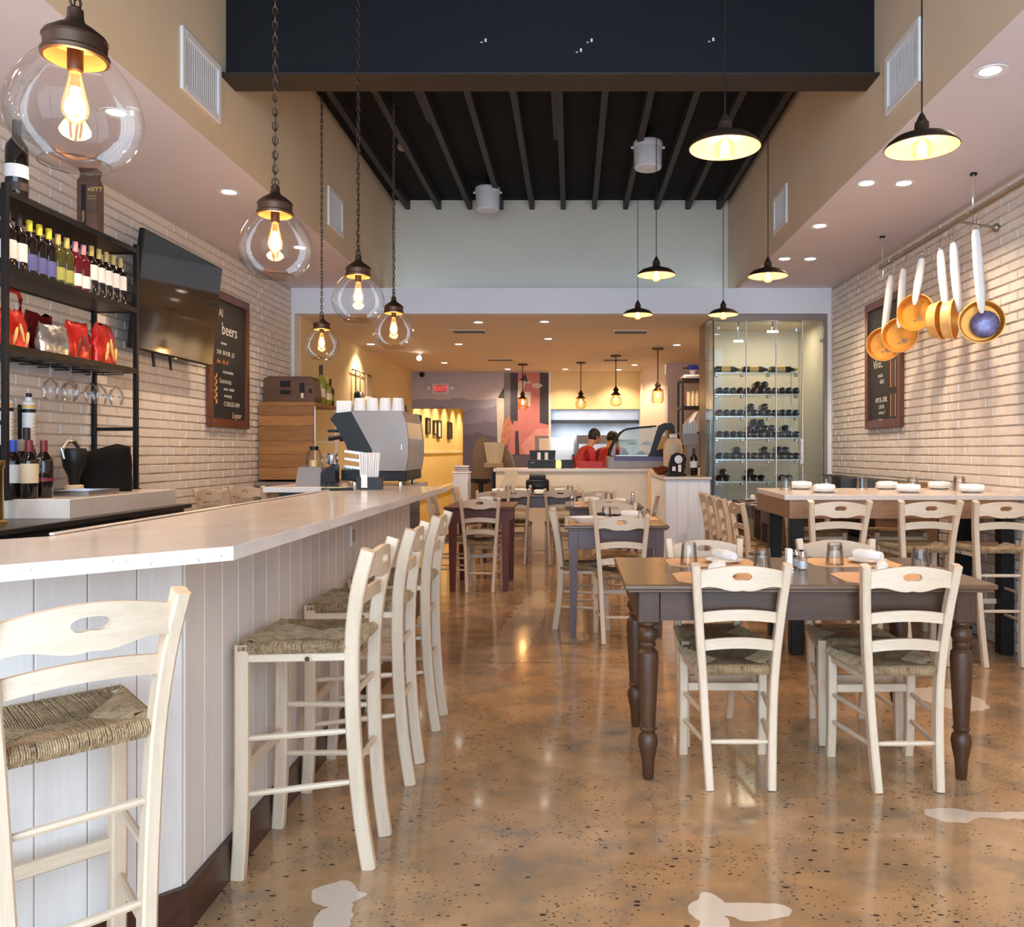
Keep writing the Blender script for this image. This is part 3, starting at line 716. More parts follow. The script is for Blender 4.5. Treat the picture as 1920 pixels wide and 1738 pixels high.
pouch((-2.87, 5.06, zp), 1.7, .25, .11, .24, 'red_foil', 'wide red foil pouch with orange flame print by the shelf end', 'gold_print')
pouch((-2.99, 5.02, zp), 1.5, .2, .07, .19, 'red_foil', 'red foil pouch tucked behind the wide flame print pouch', None)

# hanging wine glasses
wg = thing('wine_glass', '', 'glass')
MB().lathe([(.034, 0), (.033, -.003), (.006, -.010), (.0035, -.03), (.0035, -.085), (.012, -.097), (.034, -.115), (.043, -.145), (.040, -.175), (.033, -.205)], 20, cap=False).build('bowl', 'tumbler_glass', wg, SM)
WG = Proto(wg)
for x, y in ((-2.90, 4.60), (-2.86, 4.72), (-2.94, 4.83), (-2.87, 4.94), (-2.90, 5.08), (-2.86, 5.19)):
    WG.put((x, y, 1.797), 0, 'clear stemmed wine glass hanging upside down under the shelf', 'hanging wine glasses')

# bottles and clutter on the slab
zc = 1.0565
B['r1'] = bottle_proto('wine_bottle', .042, .30, 'bottle_dark', 'cap_blue', 'label_white', .08, .175); B['r1'].location = (-2.885, 4.27, zc); B['r1']['label'] = 'dark wine bottle with blue capsule in the cluster on the slab'
B['r2'] = bottle_proto('wine_bottle', .040, .305, 'bottle_dark', 'taupe', 'label_cream', .075, .17); B['r2'].location = (-2.905, 4.362, zc); B['r2']['label'] = 'dark wine bottle with grey capsule and cream label on the slab'
B['r3'] = bottle_proto('wine_bottle', .041, .30, 'bottle_dark', 'cap_red', 'label_cream', .08, .18); B['r3'].location = (-2.79, 4.252, zc); B['r3']['label'] = 'dark wine bottle with red capsule and cream label on the slab'
B['r4'] = bottle_proto('wine_bottle', .044, .30, 'bottle_dark', 'cap_red', None, label2=(.085, .105, 'cap_red')); B['r4'].location = (-2.775, 4.345, zc); B['r4']['label'] = 'dark bottle with red capsule and thin red band at the cluster end'
B['r5'] = bottle_proto('spirit_bottle', .045, .37, 'bottle_dark', 'cap_dark', 'label_white', .08, .16); B['r5'].location = (-2.94, 4.458, zc); B['r5']['label'] = 'tall dark spirit bottle rising behind the cluster on the slab'
me = text_mesh('REMOLE', .022); me.materials.append(M['label_white']); mobj('print', me, B['r4'], (.012, -.0445, .13), (PI/2, -PI/2, 0))
for x, y, lab in ((-3.0, 4.385, 'white labelled dispenser bottle clipped up beside the shelf post'), (-2.985, 4.545, 'white labelled dispenser bottle with black cap clipped to a dark holder')):
    t = thing('dispenser_bottle', lab, 'dispenser', (x, y, 1.0565), 0, 'white dispenser bottles')
    MB().box(-.05, -.035, -.02, .02, .0, .5, .003).box(-.08, .02, -.04, .04, 0, .008).box(-.035, .0, -.01, .01, .40, .42).build('holder', 'black_metal', t)
    MB().lathe([(.0001, .275), (.030, .278), (.033, .29), (.033, .50), (.030, .512), (.018, .52), (.016, .54), (.0001, .541)], 18, cap=False).build('body', 'paper_white', t, SM)
    MB().lathe([(.0335, .455), (.0335, .475)], 18, cap=False).build('band', 'black_plastic', t, SM)
    MB().lathe([(.0335, .478), (.0335, .498)], 18, cap=False).build('label', 'gold_print', t, SM)
    MB().lathe([(.014, .54), (.014, .562), (.0001, .563)], 12).build('cap', 'black_plastic', t, SM)
    MB().lathe([(.028, .276), (.02, .25), (.008, .245)], 14, cap=False).build('spout', 'tumbler_glass', t, SM)
    for k in range(5): MB().box(.033, .0345, -.012, .012, .33+k*.02, .338+k*.02).build('print', 'gold_print', t)
# ice bucket style appliance and black cover
t = thing('citrus_press', 'black lever press with cream base on the slab', 'press', (-2.87, 4.77, zc))
MB().lathe([(.045, 0), (.048, .004), (.048, .045), (.04, .05)], 18).build('base', 'label_cream', t, SM)
MB().lathe([(.028, .05), (.03, .09), (.06, .16), (.068, .24), (.06, .26), (.0001, .262)], 16, cap=False).build('funnel', 'black_plastic', t, SM)
MB().sweep([(-.02, -.075, .20), (-.02, -.075, .26), (-.02, -.03, .30), (-.02, .03, .30), (-.02, .075, .26), (-.02, .075, .14)], .012, 8).build('handle', 'steel', t, SM)
t = thing('black_bag', 'black mesh cloth bag slumped on the slab by the shelf post', 'bag', (-2.84, 4.99, zc), .62)
mb = MB(); rows = []
for j in range(9):
    u = j/8
    for i in range(16):
        a = 2*PI*i/16; ca, sa = math.cos(a), math.sin(a); k = (abs(ca)**4+abs(sa)**4)**-.25
        rx = .165*(1-.07*u)*(1 if u < .97 else .55); ry = .075*(1-.25*u*u)*(1 if u < .97 else .3)
        x = ca*k*rx; y = sa*k*ry; top = .24+.07*max(0, (x+.03)/.165)-.25*max(0, x-.12)
        mb.v.append((x+.006*math.sin(7*a+j), y+.006*math.cos(5*a+j*2), u*top))
for j in range(8):
    for i in range(16): mb.f.append((j*16+i, j*16+(i+1) % 16, (j+1)*16+(i+1) % 16, (j+1)*16+i)); mb.mi.append(0)
mb.f += [tuple(range(16))[::-1], tuple(128+i for i in range(16))]; mb.mi += [0, 0]
mb.build('cloth', 'fabric_black', t, 1.3); MB().box(-.172, -.166, -.02, .03, .06, .2).build('seam', 'taupe', t)
t = thing('steel_tray', 'shallow steel tray lying on the slab behind the bottles', 'tray', (-2.70, 4.60, zc))
MB().box(-.10, .10, -.15, .15, 0, .006).box(-.10, -.094, -.15, .15, .006, .03).box(.094, .10, -.15, .15, .006, .03).box(-.094, .094, -.15, -.144, .006, .03).box(-.094, .094, .144, .15, .006, .03).build('pan', 'steel', t)
t = thing('tap_column', 'brass beer tap column on the dark counter end', 'tap', (-2.715, 3.88, .957), PI)
MB().lathe([(.06, 0), (.06, .012), (.043, .02), (.040, .26), (.046, .27), (.046, .30), (.0001, .30)], 24).build('column', 'brass', t, SM)
tp = MB().tube((.03, 0, .24), (.11, 0, .235), .012).tube((.11, 0, .24), (.115, 0, .19), .010).build('tap', 'chrome', t, SM); MB().tube((.09, 0, .245), (.09, 0, .33), .01, r2=.014).build('lever', 'black_plastic', tp, SM)

# television
tv = thing('television', 'large black wall television tilted down over the bar', 'television', (-2.93, 6.17, 2.40))
tv.rotation_euler = (0, math.radians(6), 0)
MB().box(-.02, .02, -.62, .62, -.405, .405, .006).build('housing', 'black_plastic', tv)
MB().box(.02, .0215, -.612, .612, -.392, .397).build('screen', 'tv_screen', tv)
MB().box(-.13, -.02, -.12, .12, -.1, .1, .004).build('mount', 'black_metal', tv)
for y in (-.27, -.02): MB().sweep([(-.02, y, -.40), (-.01, y+.005, -.46), (.0, y+.004, -.50)], .010, 6).build('cable', 'black_plastic', tv)
MB().box(.0, .022, -.03, .01, -.412, -.405).build('sensor', 'chrome', tv)

# chalk boards
def chalkboard(loc, side, lines, lab, tilt=0):
    t = thing('chalkboard', lab, 'chalkboard', loc, 0)
    W_, Hh = .86, 1.19; f = .075
    # local frame: built in the YZ plane, face towards side*x
    for y0, y1, z0, z1 in ((-W_/2, W_/2, 0, f), (-W_/2, W_/2, Hh-f, Hh), (-W_/2, -W_/2+f, f, Hh-f), (W_/2-f, W_/2, f, Hh-f)):
        MB().box(0, side*.035, y0, y1, z0, z1, .004).build('frame_bar', 'frame_wood', t)
    MB().box(side*.004, side*.016, -W_/2+f, W_/2-f, f, Hh-f).build('slate', 'chalk_black', t)
    for txt, size, u, z, mt, shr in lines:
        me = text_mesh(txt, size, shr); me.materials.append(M[mt])
        if side > 0: mobj('chalk_text', me, t, (side*.0168, -W_/2+f+u, z), (PI/2, 0, PI/2))
        else: mobj('chalk_text', me, t, (side*.0168, W_/2-f-u, z), (PI/2, 0, -PI/2))
    return t
c = chalkboard((-3.088, 7.41, 1.51), 1, [('Al', .10, .14, .97, 'chalk', 0), ('beers', .15, .20, .82, 'chalk', 0), ('dumum', .04, .18, .73, 'chalk', .3), ('SAB  BOOB . J.E', .055, .10, .64, 'chalk', 0), ('dos . th. el', .055, .10, .56, 'chalk_orange', 0),
    ('inoy irenduse', .042, .22, .48, 'chalk', .2), ('Laococaz.', .065, .16, .39, 'chalk', 0), ('soour  cludud', .04, .24, .33, 'chalk', 0), ('nooyoug', .045, .25, .27, 'chalk', .2), ('COBUSE-HW', .06, .24, .19, 'chalk', 0), ('Legoar', .075, .42, .09, 'label_cream', .3)],
    'wooden framed blackboard listing beers in chalk beside the television')
mb = MB()
for i in range(9):
    z = .20+i*.028; s = -1 if i % 2 else 1
    mb.sweep([(.018, -.28, z), (.018, -.28+s*.018, z+.018), (.018, -.28+s*.024, z+.045)], [.004, .007, .002], 5)
mb.build('wheat_drawing', 'chalk_orange', c)
c = chalkboard((2.858, 7.54, 1.51), -1, [('^', .12, .36, .93, 'chalk', 0), ('ATT', .09, .14, .84, 'chalk', 0), ('Viro..', .11, .10, .56, 'chalk', .2), ('Andiu', .05, .22, .47, 'chalk', .2), ('SAO', .055, .27, .41, 'chalk', 0), ('APOL-DEL', .065, .16, .24, 'chalk', 0), ('2 BTO', .05, .24, .18, 'chalk', 0), ('orocc 1', .05, .24, .13, 'chalk', .2), ('Jos   UOO', .055, .10, .05, 'chalk', .2)],
    'wooden framed blackboard menu behind the hanging pans')
for z0, z1 in ((.10, .30), (.36, .60)):
    MB().box(-.0166, -.0172, -.30, -.16, z0, z1).build('red_panel', 'kick_wood', c)
    MB().box(-.0172, -.0178, -.29, -.28, z0, z1).box(-.0172, -.0178, -.18, -.17, z0, z1).build('red_panel_border', 'chalk_orange', c)

# ================================================================== CHAIRS AND STOOLS
def spline(pts, k=4):
    """Catmull-Rom through pts"""
    P = [Vector(p) for p in pts]; P = [2*P[0]-P[1]]+P+[2*P[-1]-P[-2]]; out = []
    for i in range(1, len(P)-2):
        for j in range(k):
            t = j/k; a, b, c, d = P[i-1:i+3]
            out.append(.5*((2*b)+(-a+c)*t+(2*a-5*b+4*c-d)*t*t+(-a+3*b-3*c+d)*t**3))
    out.append(P[-2]); return out
def sect(wx, wy, c):
    hx, hy = wx/2, wy/2
    return [(hx-c, hy), (-hx+c, hy), (-hx, hy-c), (-hx, -hy+c), (-hx+c, -hy), (hx-c, -hy), (hx, -hy+c), (hx, hy-c)]
def rush_mesh(fw, bw, y0, y1, z, th=.034):
    """woven rush seat: every strand runs from its rail to the diagonal seam"""
    mb = MB(); rr = random.Random(11)
    C = (0, (y0+y1)/2-.01)
    cor = {'fl': (-fw, y1), 'fr': (fw, y1), 'bl': (-bw, y0), 'br': (bw, y0)}
    seamy = .055   # half length of centre seam along x
    cl, cr = (-seamy, C[1]), (seamy, C[1])
    def strand(p, q, nrm, w_, seed):
        # p on rail, q on seam; nrm = outward direction
        h = .0020+rr.uniform(0, .0016)
        d = Vector((q[0]-p[0], q[1]-p[1])); Ln = d.length
        side = Vector((-nrm[1], nrm[0]))*w_*.5
        prof = [(-.004, -th), (.010, -th*.55), (.009, -.008), (-.004, .002), (-.03, .0)]
        pts = [(p[0]+nrm[0]*o, p[1]+nrm[1]*o, z+dz) for o, dz in prof]
        if Ln > .05: pts.append((p[0]+d.x*.6, p[1]+d.y*.6, z-.004))
        else: pts = pts[:4]
        pts.append((q[0], q[1], z-.012))
        o = len(mb.v)
        for i, c in enumerate(pts):
            out = Vector((nrm[0], nrm[1], 0)) if i in (1, 2) else Vector((0, 0, 1)) if i > 2 else Vector((nrm[0]*.5, nrm[1]*.5, -1)).normalized()
            sw = w_*.5*(1 if i < 4 else (1-.25*(i-3)/3))
            s3 = Vector((-nrm[1], nrm[0], 0))*sw; c = Vector(c)
            mb.v += [tuple(c-s3), tuple(c+out*h), tuple(c+s3)]
        for i in range(len(pts)-1):
            for j in (0, 1):
                mb.f.append((o+i*3+j, o+i*3+j+1, o+i*3+3+j+1, o+i*3+3+j)); mb.mi.append(0)
    def sector(a, b, sa, sb, nrm, n):
        for i in range(n):
            t = (i+.5)/n; t2 = min(max(t+rr.uniform(-.003, .003), 0), 1)
            p = (a[0]+(b[0]-a[0])*t2, a[1]+(b[1]-a[1])*t2)
            # seam path a -> sa -> sb -> b
            if nrm in ('f', 'b'):
                tt = .36
                if t < tt: q = (a[0]+(sa[0]-a[0])*t/tt, a[1]+(sa[1]-a[1])*t/tt)
                elif t > 1-tt: q = (b[0]+(sb[0]-b[0])*(1-t)/tt, b[1]+(sb[1]-b[1])*(1-t)/tt)
                else: u = (t-tt)/(1-2*tt); q = (sa[0]+(sb[0]-sa[0])*u, sa[1]+(sb[1]-sa[1])*u)
            else:
                if t < .5: q = (a[0]+(sa[0]-a[0])*t*2, a[1]+(sa[1]-a[1])*t*2)
                else: q = (b[0]+(sa[0]-b[0])*(1-t)*2, b[1]+(sa[1]-b[1])*(1-t)*2)
            ln = math.hypot(b[0]-a[0], b[1]-a[1]); nn = {'f': (0, 1), 'b': (0, -1), 'l': (-1, 0), 'r': (1, 0)}[nrm]
            strand(p, q, nn, ln/n*1.08, i)
    sector(cor['fl'], cor['fr'], cl, cr, 'f', 78); sector(cor['bl'], cor['br'], cl, cr, 'b', 64)
    sector(cor['bl'], cor['fl'], cl, cl, 'l', 70); sector(cor['br'], cor['fr'], cr, cr, 'r', 70)
    # filler under the strands
    i = .012; poly = [(-bw+i, y0+i), (bw-i, y0+i), (fw-i, y1-i), (-fw+i, y1-i)]
    mb.prism(poly, z-th+.003, z-.016)
    return mb
def rail_top(mb, zc, hw, yfun, top_h, hole=True, th=.019, bow=.018, arch=.024, drop=.010):
    """crest rail with an arched top, wavy bottom and a hand hole"""
    n = 34; hx, hz, hh = .037, zc+top_h*.58, .0155; xs_ = [hw*(2*i/n-1) for i in range(n+1)]
    if hole: xs_ = sorted(set([round(x, 5) for x in xs_ if abs(abs(x)-hx) > .003]+[-hx, hx, -hx*.97, hx*.97]))
    cols = []
    for x in xs_:
        u = x/hw; top = zc+top_h-arch+arch*math.cos(u*PI/2)**.9 if abs(u) < 1 else zc+top_h-arch
        sm_ = min(1, max(0, (abs(u)-.18)/.55)); bot = zc+.002+drop*1.5*sm_*sm_*(3-2*sm_)+.003*math.exp(-(u*14)**2)-(.006*min(1, max(0, (abs(u)-.8)/.2)))
        y = yfun(zc+top_h/2)-bow*(1-u*u)
        if hole and abs(x) <= hx:
            e = math.sqrt(max(0, 1-(abs(x)/hx)**3.2)); up = hz+hh*e; lo = hz-hh*e*(1-.25*math.exp(-(x/.014)**2))
            cols.append((x, y, [bot, lo, up, top]))
        else: cols.append((x, y, [bot, top]))
    for s, off in ((0, 0), (1, 0)): pass
    def quad(a, b, c, d): o = len(mb.v); mb.v.extend([a, b, c, d]); mb.f.append((o, o+1, o+2, o+3)); mb.mi.append(0)
    def P(c, z, b): return (c[0], c[1]+(th/2 if b else -th/2), z)
    for c0, c1 in zip(cols[:-1], cols[1:]):
        def segs(c, other):
            z = c[2]
            if len(z) == 4: return [(z[0], z[1]), (z[2], z[3])]
            return [(z[0], z[1])]
        s0, s1 = segs(c0, c1), segs(c1, c0)
        if len(s0) != len(s1):
            if len(s0) == 1: s0 = [(s0[0][0], hz), (hz, s0[0][1])]
            else: s1 = [(s1[0][0], hz), (hz, s1[0][1])]
        for k, ((a0, b0), (a1, b1)) in enumerate(zip(s0, s1)):
            quad(P(c0, a0, 0), P(c1, a1, 0), P(c1, b1, 0), P(c0, b0, 0)); quad(P(c0, a0, 1), P(c0, b0, 1), P(c1, b1, 1), P(c1, a1, 1))
            quad(P(c0, a0, 0), P(c0, a0, 1), P(c1, a1, 1), P(c1, a1, 0)); quad(P(c0, b0, 0), P(c1, b1, 0), P(c1, b1, 1), P(c0, b0, 1))
    return mb
def slat(mb, z0, h, hw, yfun, th=.014, bow=.018, arch=.014):
    n = 12
    for i in range(n):
        x0, x1 = hw*(2*i/n-1), hw*(2*(i+1)/n-1); o = len(mb.v)
        for x in (x0, x1):
            u = x/hw; zz = z0+arch*(1-u*u); y = yfun(z0)-bow*(1-u*u)
            mb.v += [(x, y-th/2, zz), (x, y+th/2, zz), (x, y+th/2, zz+h), (x, y-th/2, zz+h)]
        for k in range(4): mb.f.append((o+k, o+(k+1) % 4, o+4+(k+1) % 4, o+4+k)); mb.mi.append(0)
        if i == 0: mb.f.append((o, o+1, o+2, o+3)); mb.mi.append(0)
        if i == n-1: mb.f.append((o+4, o+7, o+6, o+5)); mb.mi.append(0)
    return mb
def lerp_path(path, z, k):
    for a, b in zip(path[:-1], path[1:]):
        if a[2] <= z <= b[2]: t = (z-a[2])/(b[2]-a[2]); return a[k]+(b[k]-a[k])*t
    return path[-1][k] if z > path[-1][2] else path[0][k]
def make_chair(name, cat, stool):
    t = thing(name, '', cat)
    if stool:
        fz, sz, top = .712, .706, 1.0; FW = .172; F0 = .18
        fl = [(0, .194, 0), (0, .187, .10), (0, .181, .25), (0, .18, .5), (0, .18, fz)]
        bp = [(.112, -.190, 0), (.120, -.165, .18), (.132, -.148, .42), (.146, -.146, .68), (.162, -.166, .86), (.178, -.205, top)]
    else:
        fz, sz, top = .462, .455, .868; FW = .168; F0 = .18
        fl = [(0, .198, 0), (0, .186, .10), (0, .18, .25), (0, .18, fz)]
        bp = [(.119, -.188, 0), (.128, -.160, .20), (.139, -.146, .42), (.158, -.168, .66), (.176, -.212, top)]
    bps = spline([tuple(p) for p in bp], 3); fls = spline(fl, 3)
    X = lambda z: lerp_path(bps, z, 0); Yb = lambda z: lerp_path(bps, z, 1); Yf = lambda z: lerp_path(fls, z, 1)
    for s in (-1, 1):
        MB().sweep([(s*FW, p[1], p[2]) for p in fls], 1, sect=sect(.036, .042, .005), up=(0, 1, 0)).build('leg', 'pale_wood', t)
        MB().sweep([(s*p[0], p[1], p[2]) for p in bps], 1, sect=sect(.032, .044, .005), up=(0, 1, 0)).build('back_post', 'pale_wood', t)
        for (px, py) in ((s*FW, fl[0][1]), (s*bp[0][0], bp[0][1])): MB().lathe([(.011, -.0), (.011, .004)], 8, c=(px, py, -.0005)).build('foot_pad', 'taupe', t)
    rush_mesh(.182, .150, -.150, .188, sz+.010).build('seat', 'rush', t, 1.0)
    # rails under the rush
    for s in (-1, 1): MB().sweep([(s*(FW+.002), F0-.015, sz-.036), (s*(X(sz)+.002), Yb(sz)+.015, sz-.036)], 1, sect=sect(.018, .024, .003)).build('seat_rail', 'pale_wood_y', t)
    MB().box(-FW+.015, FW-.015, F0-.009, F0+.009, sz-.050, sz-.024, .002).build('seat_rail', 'pale_wood_x', t)
    th = .100 if stool else .098
    zt = top-th-.004
    rail_top(MB(), zt, X(zt+.05)-.010, Yb, th).build('crest_rail', 'pale_wood_x', t, .6)
    for z in ((.818,) if stool else (.635, .525)): slat(MB(), z, .042, X(z)-.010, Yb).build('back_slat', 'pale_wood_x', t, .6)
    def rung(a, b, r=.0095, m='pale_wood_y'):
        a, b = Vector(a), Vector(b); MB().sweep([a, a.lerp(b, .12), a.lerp(b, .5), a.lerp(b, .88), b], [r*.8, r, r*1.1, r, r*.8], 8).build('rung', m, t, SM)
    for s in (-1, 1):
        for zf, zb in (((.425, .435), (.255, .275)) if stool else ((.270, .275), (.155, .165))):
            rung((s*FW, Yf(zf)-.015, zf), (s*X(zb), Yb(zb)+.015, zb))
    for z in ((.545, .330) if stool else (.175,)): rung((-X(z)+.012, Yb(z), z), (X(z)-.012, Yb(z), z), m='pale_wood_x')
    zf = .315 if stool else .275
    MB().box(-FW+.014, FW-.014, Yf(zf)-.009, Yf(zf)+.009, zf, zf+.034, .003).build('front_stretcher', 'pale_wood_x', t)
    if stool:
        MB().lathe([(.008, 0), (.0001, .0004)], 10, axis='x', c=(-FW+.0135-.026, -.02, sz-.036)).build('maker_mark', 'bottle_olive', t)
    return t
ST = Proto(make_chair('bar_stool', 'bar stool', True)); CH = Proto(make_chair('dining_chair', 'chair', False))
gs = 'rush seat bar stools'; gc = 'rush seat dining chairs'
R90 = PI/2
# bar stools along the bar: their front (+y local) faces -x
ST.put((-.822, 2.69, 0), R90, 'pale rush seat stool along the bar, the one closest to the angled end', gs)
ST.put((-.822, 3.335, 0), R90+.02, 'pale wood rush seat bar stool standing between two others at the bar', gs)
ST.put((-.822, 3.965, 0), R90, 'pale wood rush seat bar stool at the bar nearest its far end', gs)
ST.put((-1.115, 1.80, 0), PI/4+.02, 'pale wood rush seat bar stool facing the angled end of the bar', gs)
ST.put((-2.78, 6.75, 0), -.5, 'spare pale bar stool parked behind the bar next to the brick wall', gs)
ST.put((-2.73, 7.3, 0), -.35, 'spare pale bar stool parked behind the bar by the steel bench', gs)
# stools at the high table
ST.put((1.62, 5.19, 0), 0, 'bar stool tucked under the high table at its aisle end', gs)
ST.put((2.17, 5.19, 0), -.02, 'bar stool tucked under the middle of the high table', gs)
ST.put((2.60, 5.16, 0), .0, 'bar stool tucked under the high table next to the brick wall', gs)
ST.put((1.80, 6.165, 0), PI, 'bar stool on the banquette side of the high table near the aisle', gs)
ST.put((2.38, 6.165, 0), PI, 'bar stool on the banquette side of the high table near the brick wall', gs)
# dining chairs
CH.put((.648, 3.365, 0), .0, 'pale ladder back chair on the open side of the turned leg table, aisle end', gc)
CH.put((1.280, 3.345, 0), .03, 'pale ladder back chair on the open side of the turned leg table, wall end', gc)
CH.put((.660, 3.85, 0), PI+.05, 'pale ladder back chair facing the entrance at the turned leg table, aisle end', gc)
CH.put((1.285, 3.85, 0), PI-.04, 'pale ladder back chair facing the entrance at the turned leg table, wall end', gc)
CH.put((.338, 5.755, 0), -.02, 'pale ladder back chair at the plum table, its back to the turned leg table', gc)
CH.put((.065, 6.17, 0), -R90, 'pale chair standing sideways in the aisle at the plum table', gc)
CH.put((.36, 6.78, 0), PI, 'pale chair on the kitchen side of the plum table', gc)
CH.put((.34, 7.78, 0), 0, 'pale chair pushed to the second plum table', gc)
CH.put((.30, 8.88, 0), PI, 'pale chair on the kitchen side of the second plum table', gc)
CH.put((.665, 8.20, 0), R90, 'pale chair sideways at the second plum table toward the white counter', gc)
CH.put((-.843, 7.78, 0), 0, 'pale ladder back chair pushed to the red mahogany table', gc)
CH.put((-1.175, 8.12, 0), -R90, 'pale chair sideways between the bar end and the red mahogany table', gc)
CH.put((-.86, 8.84, 0), PI, 'pale chair on the far side of the red mahogany table', gc)
CH.put((-.66, 9.63, 0), 0, 'pale chair at the wide dark rear table, next to the mahogany table', gc)
CH.put((-.13, 9.63, 0), 0, 'pale chair at the wide dark rear table, next to the second plum table', gc)
CH.put((-.72, 10.34, 0), PI, 'pale chair against the service counter behind the wide rear table, bar side', gc)
CH.put((-.10, 10.34, 0), PI, 'pale chair against the service counter behind the wide rear table, kitchen side', gc)
CH.put((-1.20, 10.0, 0), -R90, 'pale chair at the end of the wide rear table by the corridor', gc)
for i, (x, y) in enumerate(((1.60, 7.05), (1.58, 7.62), (1.58, 8.17), (1.59, 8.70))):
    CH.put((x, y, 0), -R90+(.12 if i == 0 else 0), ['pale chair beside the high table in the row facing the banquette', 'second pale chair from the high table in the row facing the banquette',
           'third pale chair from the high table in the row facing the banquette', 'pale chair beside the wine cabinet in the row facing the banquette'][i], gc)

# ================================================================== TABLES
def table(name, label, x0, x1, y0, y1, h, topm, legm, apm, legw=.062, turned=False, apron=.115, over=.05, taper=.6, th=.032):
    cx, cy = (x0+x1)/2, (y0+y1)/2; t = thing(name, label, 'table', (cx, cy, 0)); a, b = (x1-x0)/2, (y1-y0)/2
    mb = MB()
    mb.box(-a, a, -b, b, h-th*.62, h, .004); mb.box(-a+.012, a-.012, -b+.012, b-.012, h-th, h-th*.62, .003)
    mb.build('table_top', topm, t)
    lx, ly = a-over-legw/2, b-over-legw/2; az = h-th
    for sx in (-1, 1):
        for sy in (-1, 1):
            c = (sx*lx, sy*ly)
            if turned:
                lg = MB().box(c[0]-legw/2, c[0]+legw/2, c[1]-legw/2, c[1]+legw/2, az-apron-.012, az, .004).build('leg', legm, t)
                z1 = az-apron-.012; k = z1/.62
                prof = [(.018, .0), (.021, .004), (.026, .075), (.036, .125), (.040, .15), (.036, .172), (.026, .185), (.030, .192), (.034, .200), (.028, .208), (.030, .22), (.040, .40), (.043, .47), (.040, .50),
                        (.026, .513), (.030, .520), (.033, .53), (.028, .54), (.036, .553), (.041, .57), (.036, .587), (.027, .596), (.034, .604), (.040, .612), (.040, .62)]
                MB().lathe([(r, z*k) for r, z in prof], 22, c=(c[0], c[1], 0)).build('turning', legm, lg, SM)
            else:
                w0 = legw/2*taper; w1 = legw/2
                MB().add([(c[0]-w0, c[1]-w0, 0), (c[0]+w0, c[1]-w0, 0), (c[0]+w0, c[1]+w0, 0), (c[0]-w0, c[1]+w0, 0), (c[0]-w1, c[1]-w1, az-apron), (c[0]+w1, c[1]-w1, az-apron), (c[0]+w1, c[1]+w1, az-apron), (c[0]-w1, c[1]+w1, az-apron),
                          (c[0]-w1, c[1]-w1, az), (c[0]+w1, c[1]-w1, az), (c[0]+w1, c[1]+w1, az), (c[0]-w1, c[1]+w1, az)],
                         [(3, 2, 1, 0), (8, 9, 10, 11)]+[(k*4+i, k*4+(i+1) % 4, k*4+4+(i+1) % 4, k*4+4+i) for k in (0, 1) for i in range(4)]).build('leg', legm, t)
    g = legw/2-.006
    for s in (-1, 1):
        MB().box(-lx+legw/2, lx-legw/2, s*(ly+g)-.011, s*(ly+g)+.0, az-apron, az, .002).build('apron', apm, t)
        MB().box(s*(lx+g)-.011, s*(lx+g), -ly+legw/2, ly-legw/2, az-apron, az, .002).build('apron', apm, t)
    return t
HT_ = .785
table('dining_table', 'dark wood dining table with turned legs set for four', .205, 1.645, 3.185, 4.01, HT_, 'table_top', 'table_dark', 'table_dark_x', .086, True, .115, .055)
table('dining_table', 'plum brown square table behind the turned leg table', -.055, .675, 5.70, 6.55, HT_, 'table_top', 'plum_wood', 'plum_wood_x', .062, apron=.13, over=.035)
table('dining_table', 'second plum brown table toward the service counter', -.065, .67, 7.67, 8.50, HT_, 'table_top', 'plum_wood', 'plum_wood_x', .062, apron=.11)
table('dining_table', 'red mahogany table near the end of the bar', -1.18, -.54, 7.60, 8.45, HT_, 'mahogany_x', 'mahogany', 'mahogany_x', .07, apron=.12, over=.04, taper=.72)
table('dining_table', 'wide dark table in front of the service counter', -1.10, .12, 9.62, 10.27, HT_, 'plum_wood_x', 'plum_wood', 'plum_wood_x', .062)
table('dining_table', 'dark table by the banquette behind the high table', 1.72, 2.36, 6.85, 7.80, HT_, 'table_top', 'table_dark', 'table_dark_x', .062)
table('dining_table', 'dark table by the banquette beside the wine cabinet', 1.72, 2.36, 7.95, 8.90, HT_, 'table_top', 'table_dark', 'table_dark_x', .062)
# high communal table
ht = thing('high_table', 'high communal table with pale top, wooden apron and black legs', 'table', (2.10, 5.71, 0))
slab([(-.755, -.49), (.755, -.49), (.755, .49), (-.71, .49)], .992, 1.024, .003).build('table_top', 'quartz_b', ht)
for a in ((-.72, .74, -.47, -.452), (-.69, .74, .452, .47), (-.72, -.702, -.452, .452), (.722, .74, -.452, .452)): MB().box(*a, .872, .992, .002).build('apron', 'high_apron', ht)
for x in (-.66, .68):
    for y in (-.40, .16): MB().box(x-.042, x+.042, y-.042, y+.042, 0, .992, .004).build('leg', 'black_metal', ht)
# banquette on the right wall
bq = thing('banquette', 'black leather banquette with brown wooden base along the brick wall', 'banquette', (2.602, 7.74, 0))
MB().box(-.22, .24, -1.30, 1.30, .06, .40, .01).build('base', 'high_apron', bq); MB().box(-.24, .24, -1.325, -1.30, .0, 1.06, .004).build('end_panel', 'high_apron', bq); MB().box(-.20, .22, -1.28, 1.28, 0, .06).build('plinth', 'black_metal', bq)
for i in range(4):
    y0 = -1.30+i*.65; MB().box(-.24, .14, y0+.004, y0+.646, .40, .48, .025).build('seat_cushion', 'leather_black', bq, 1.0); MB().box(.12, .24, y0+.004, y0+.646, .48, 1.05, .022).build('back_cushion', 'leather_black', bq, 1.0)

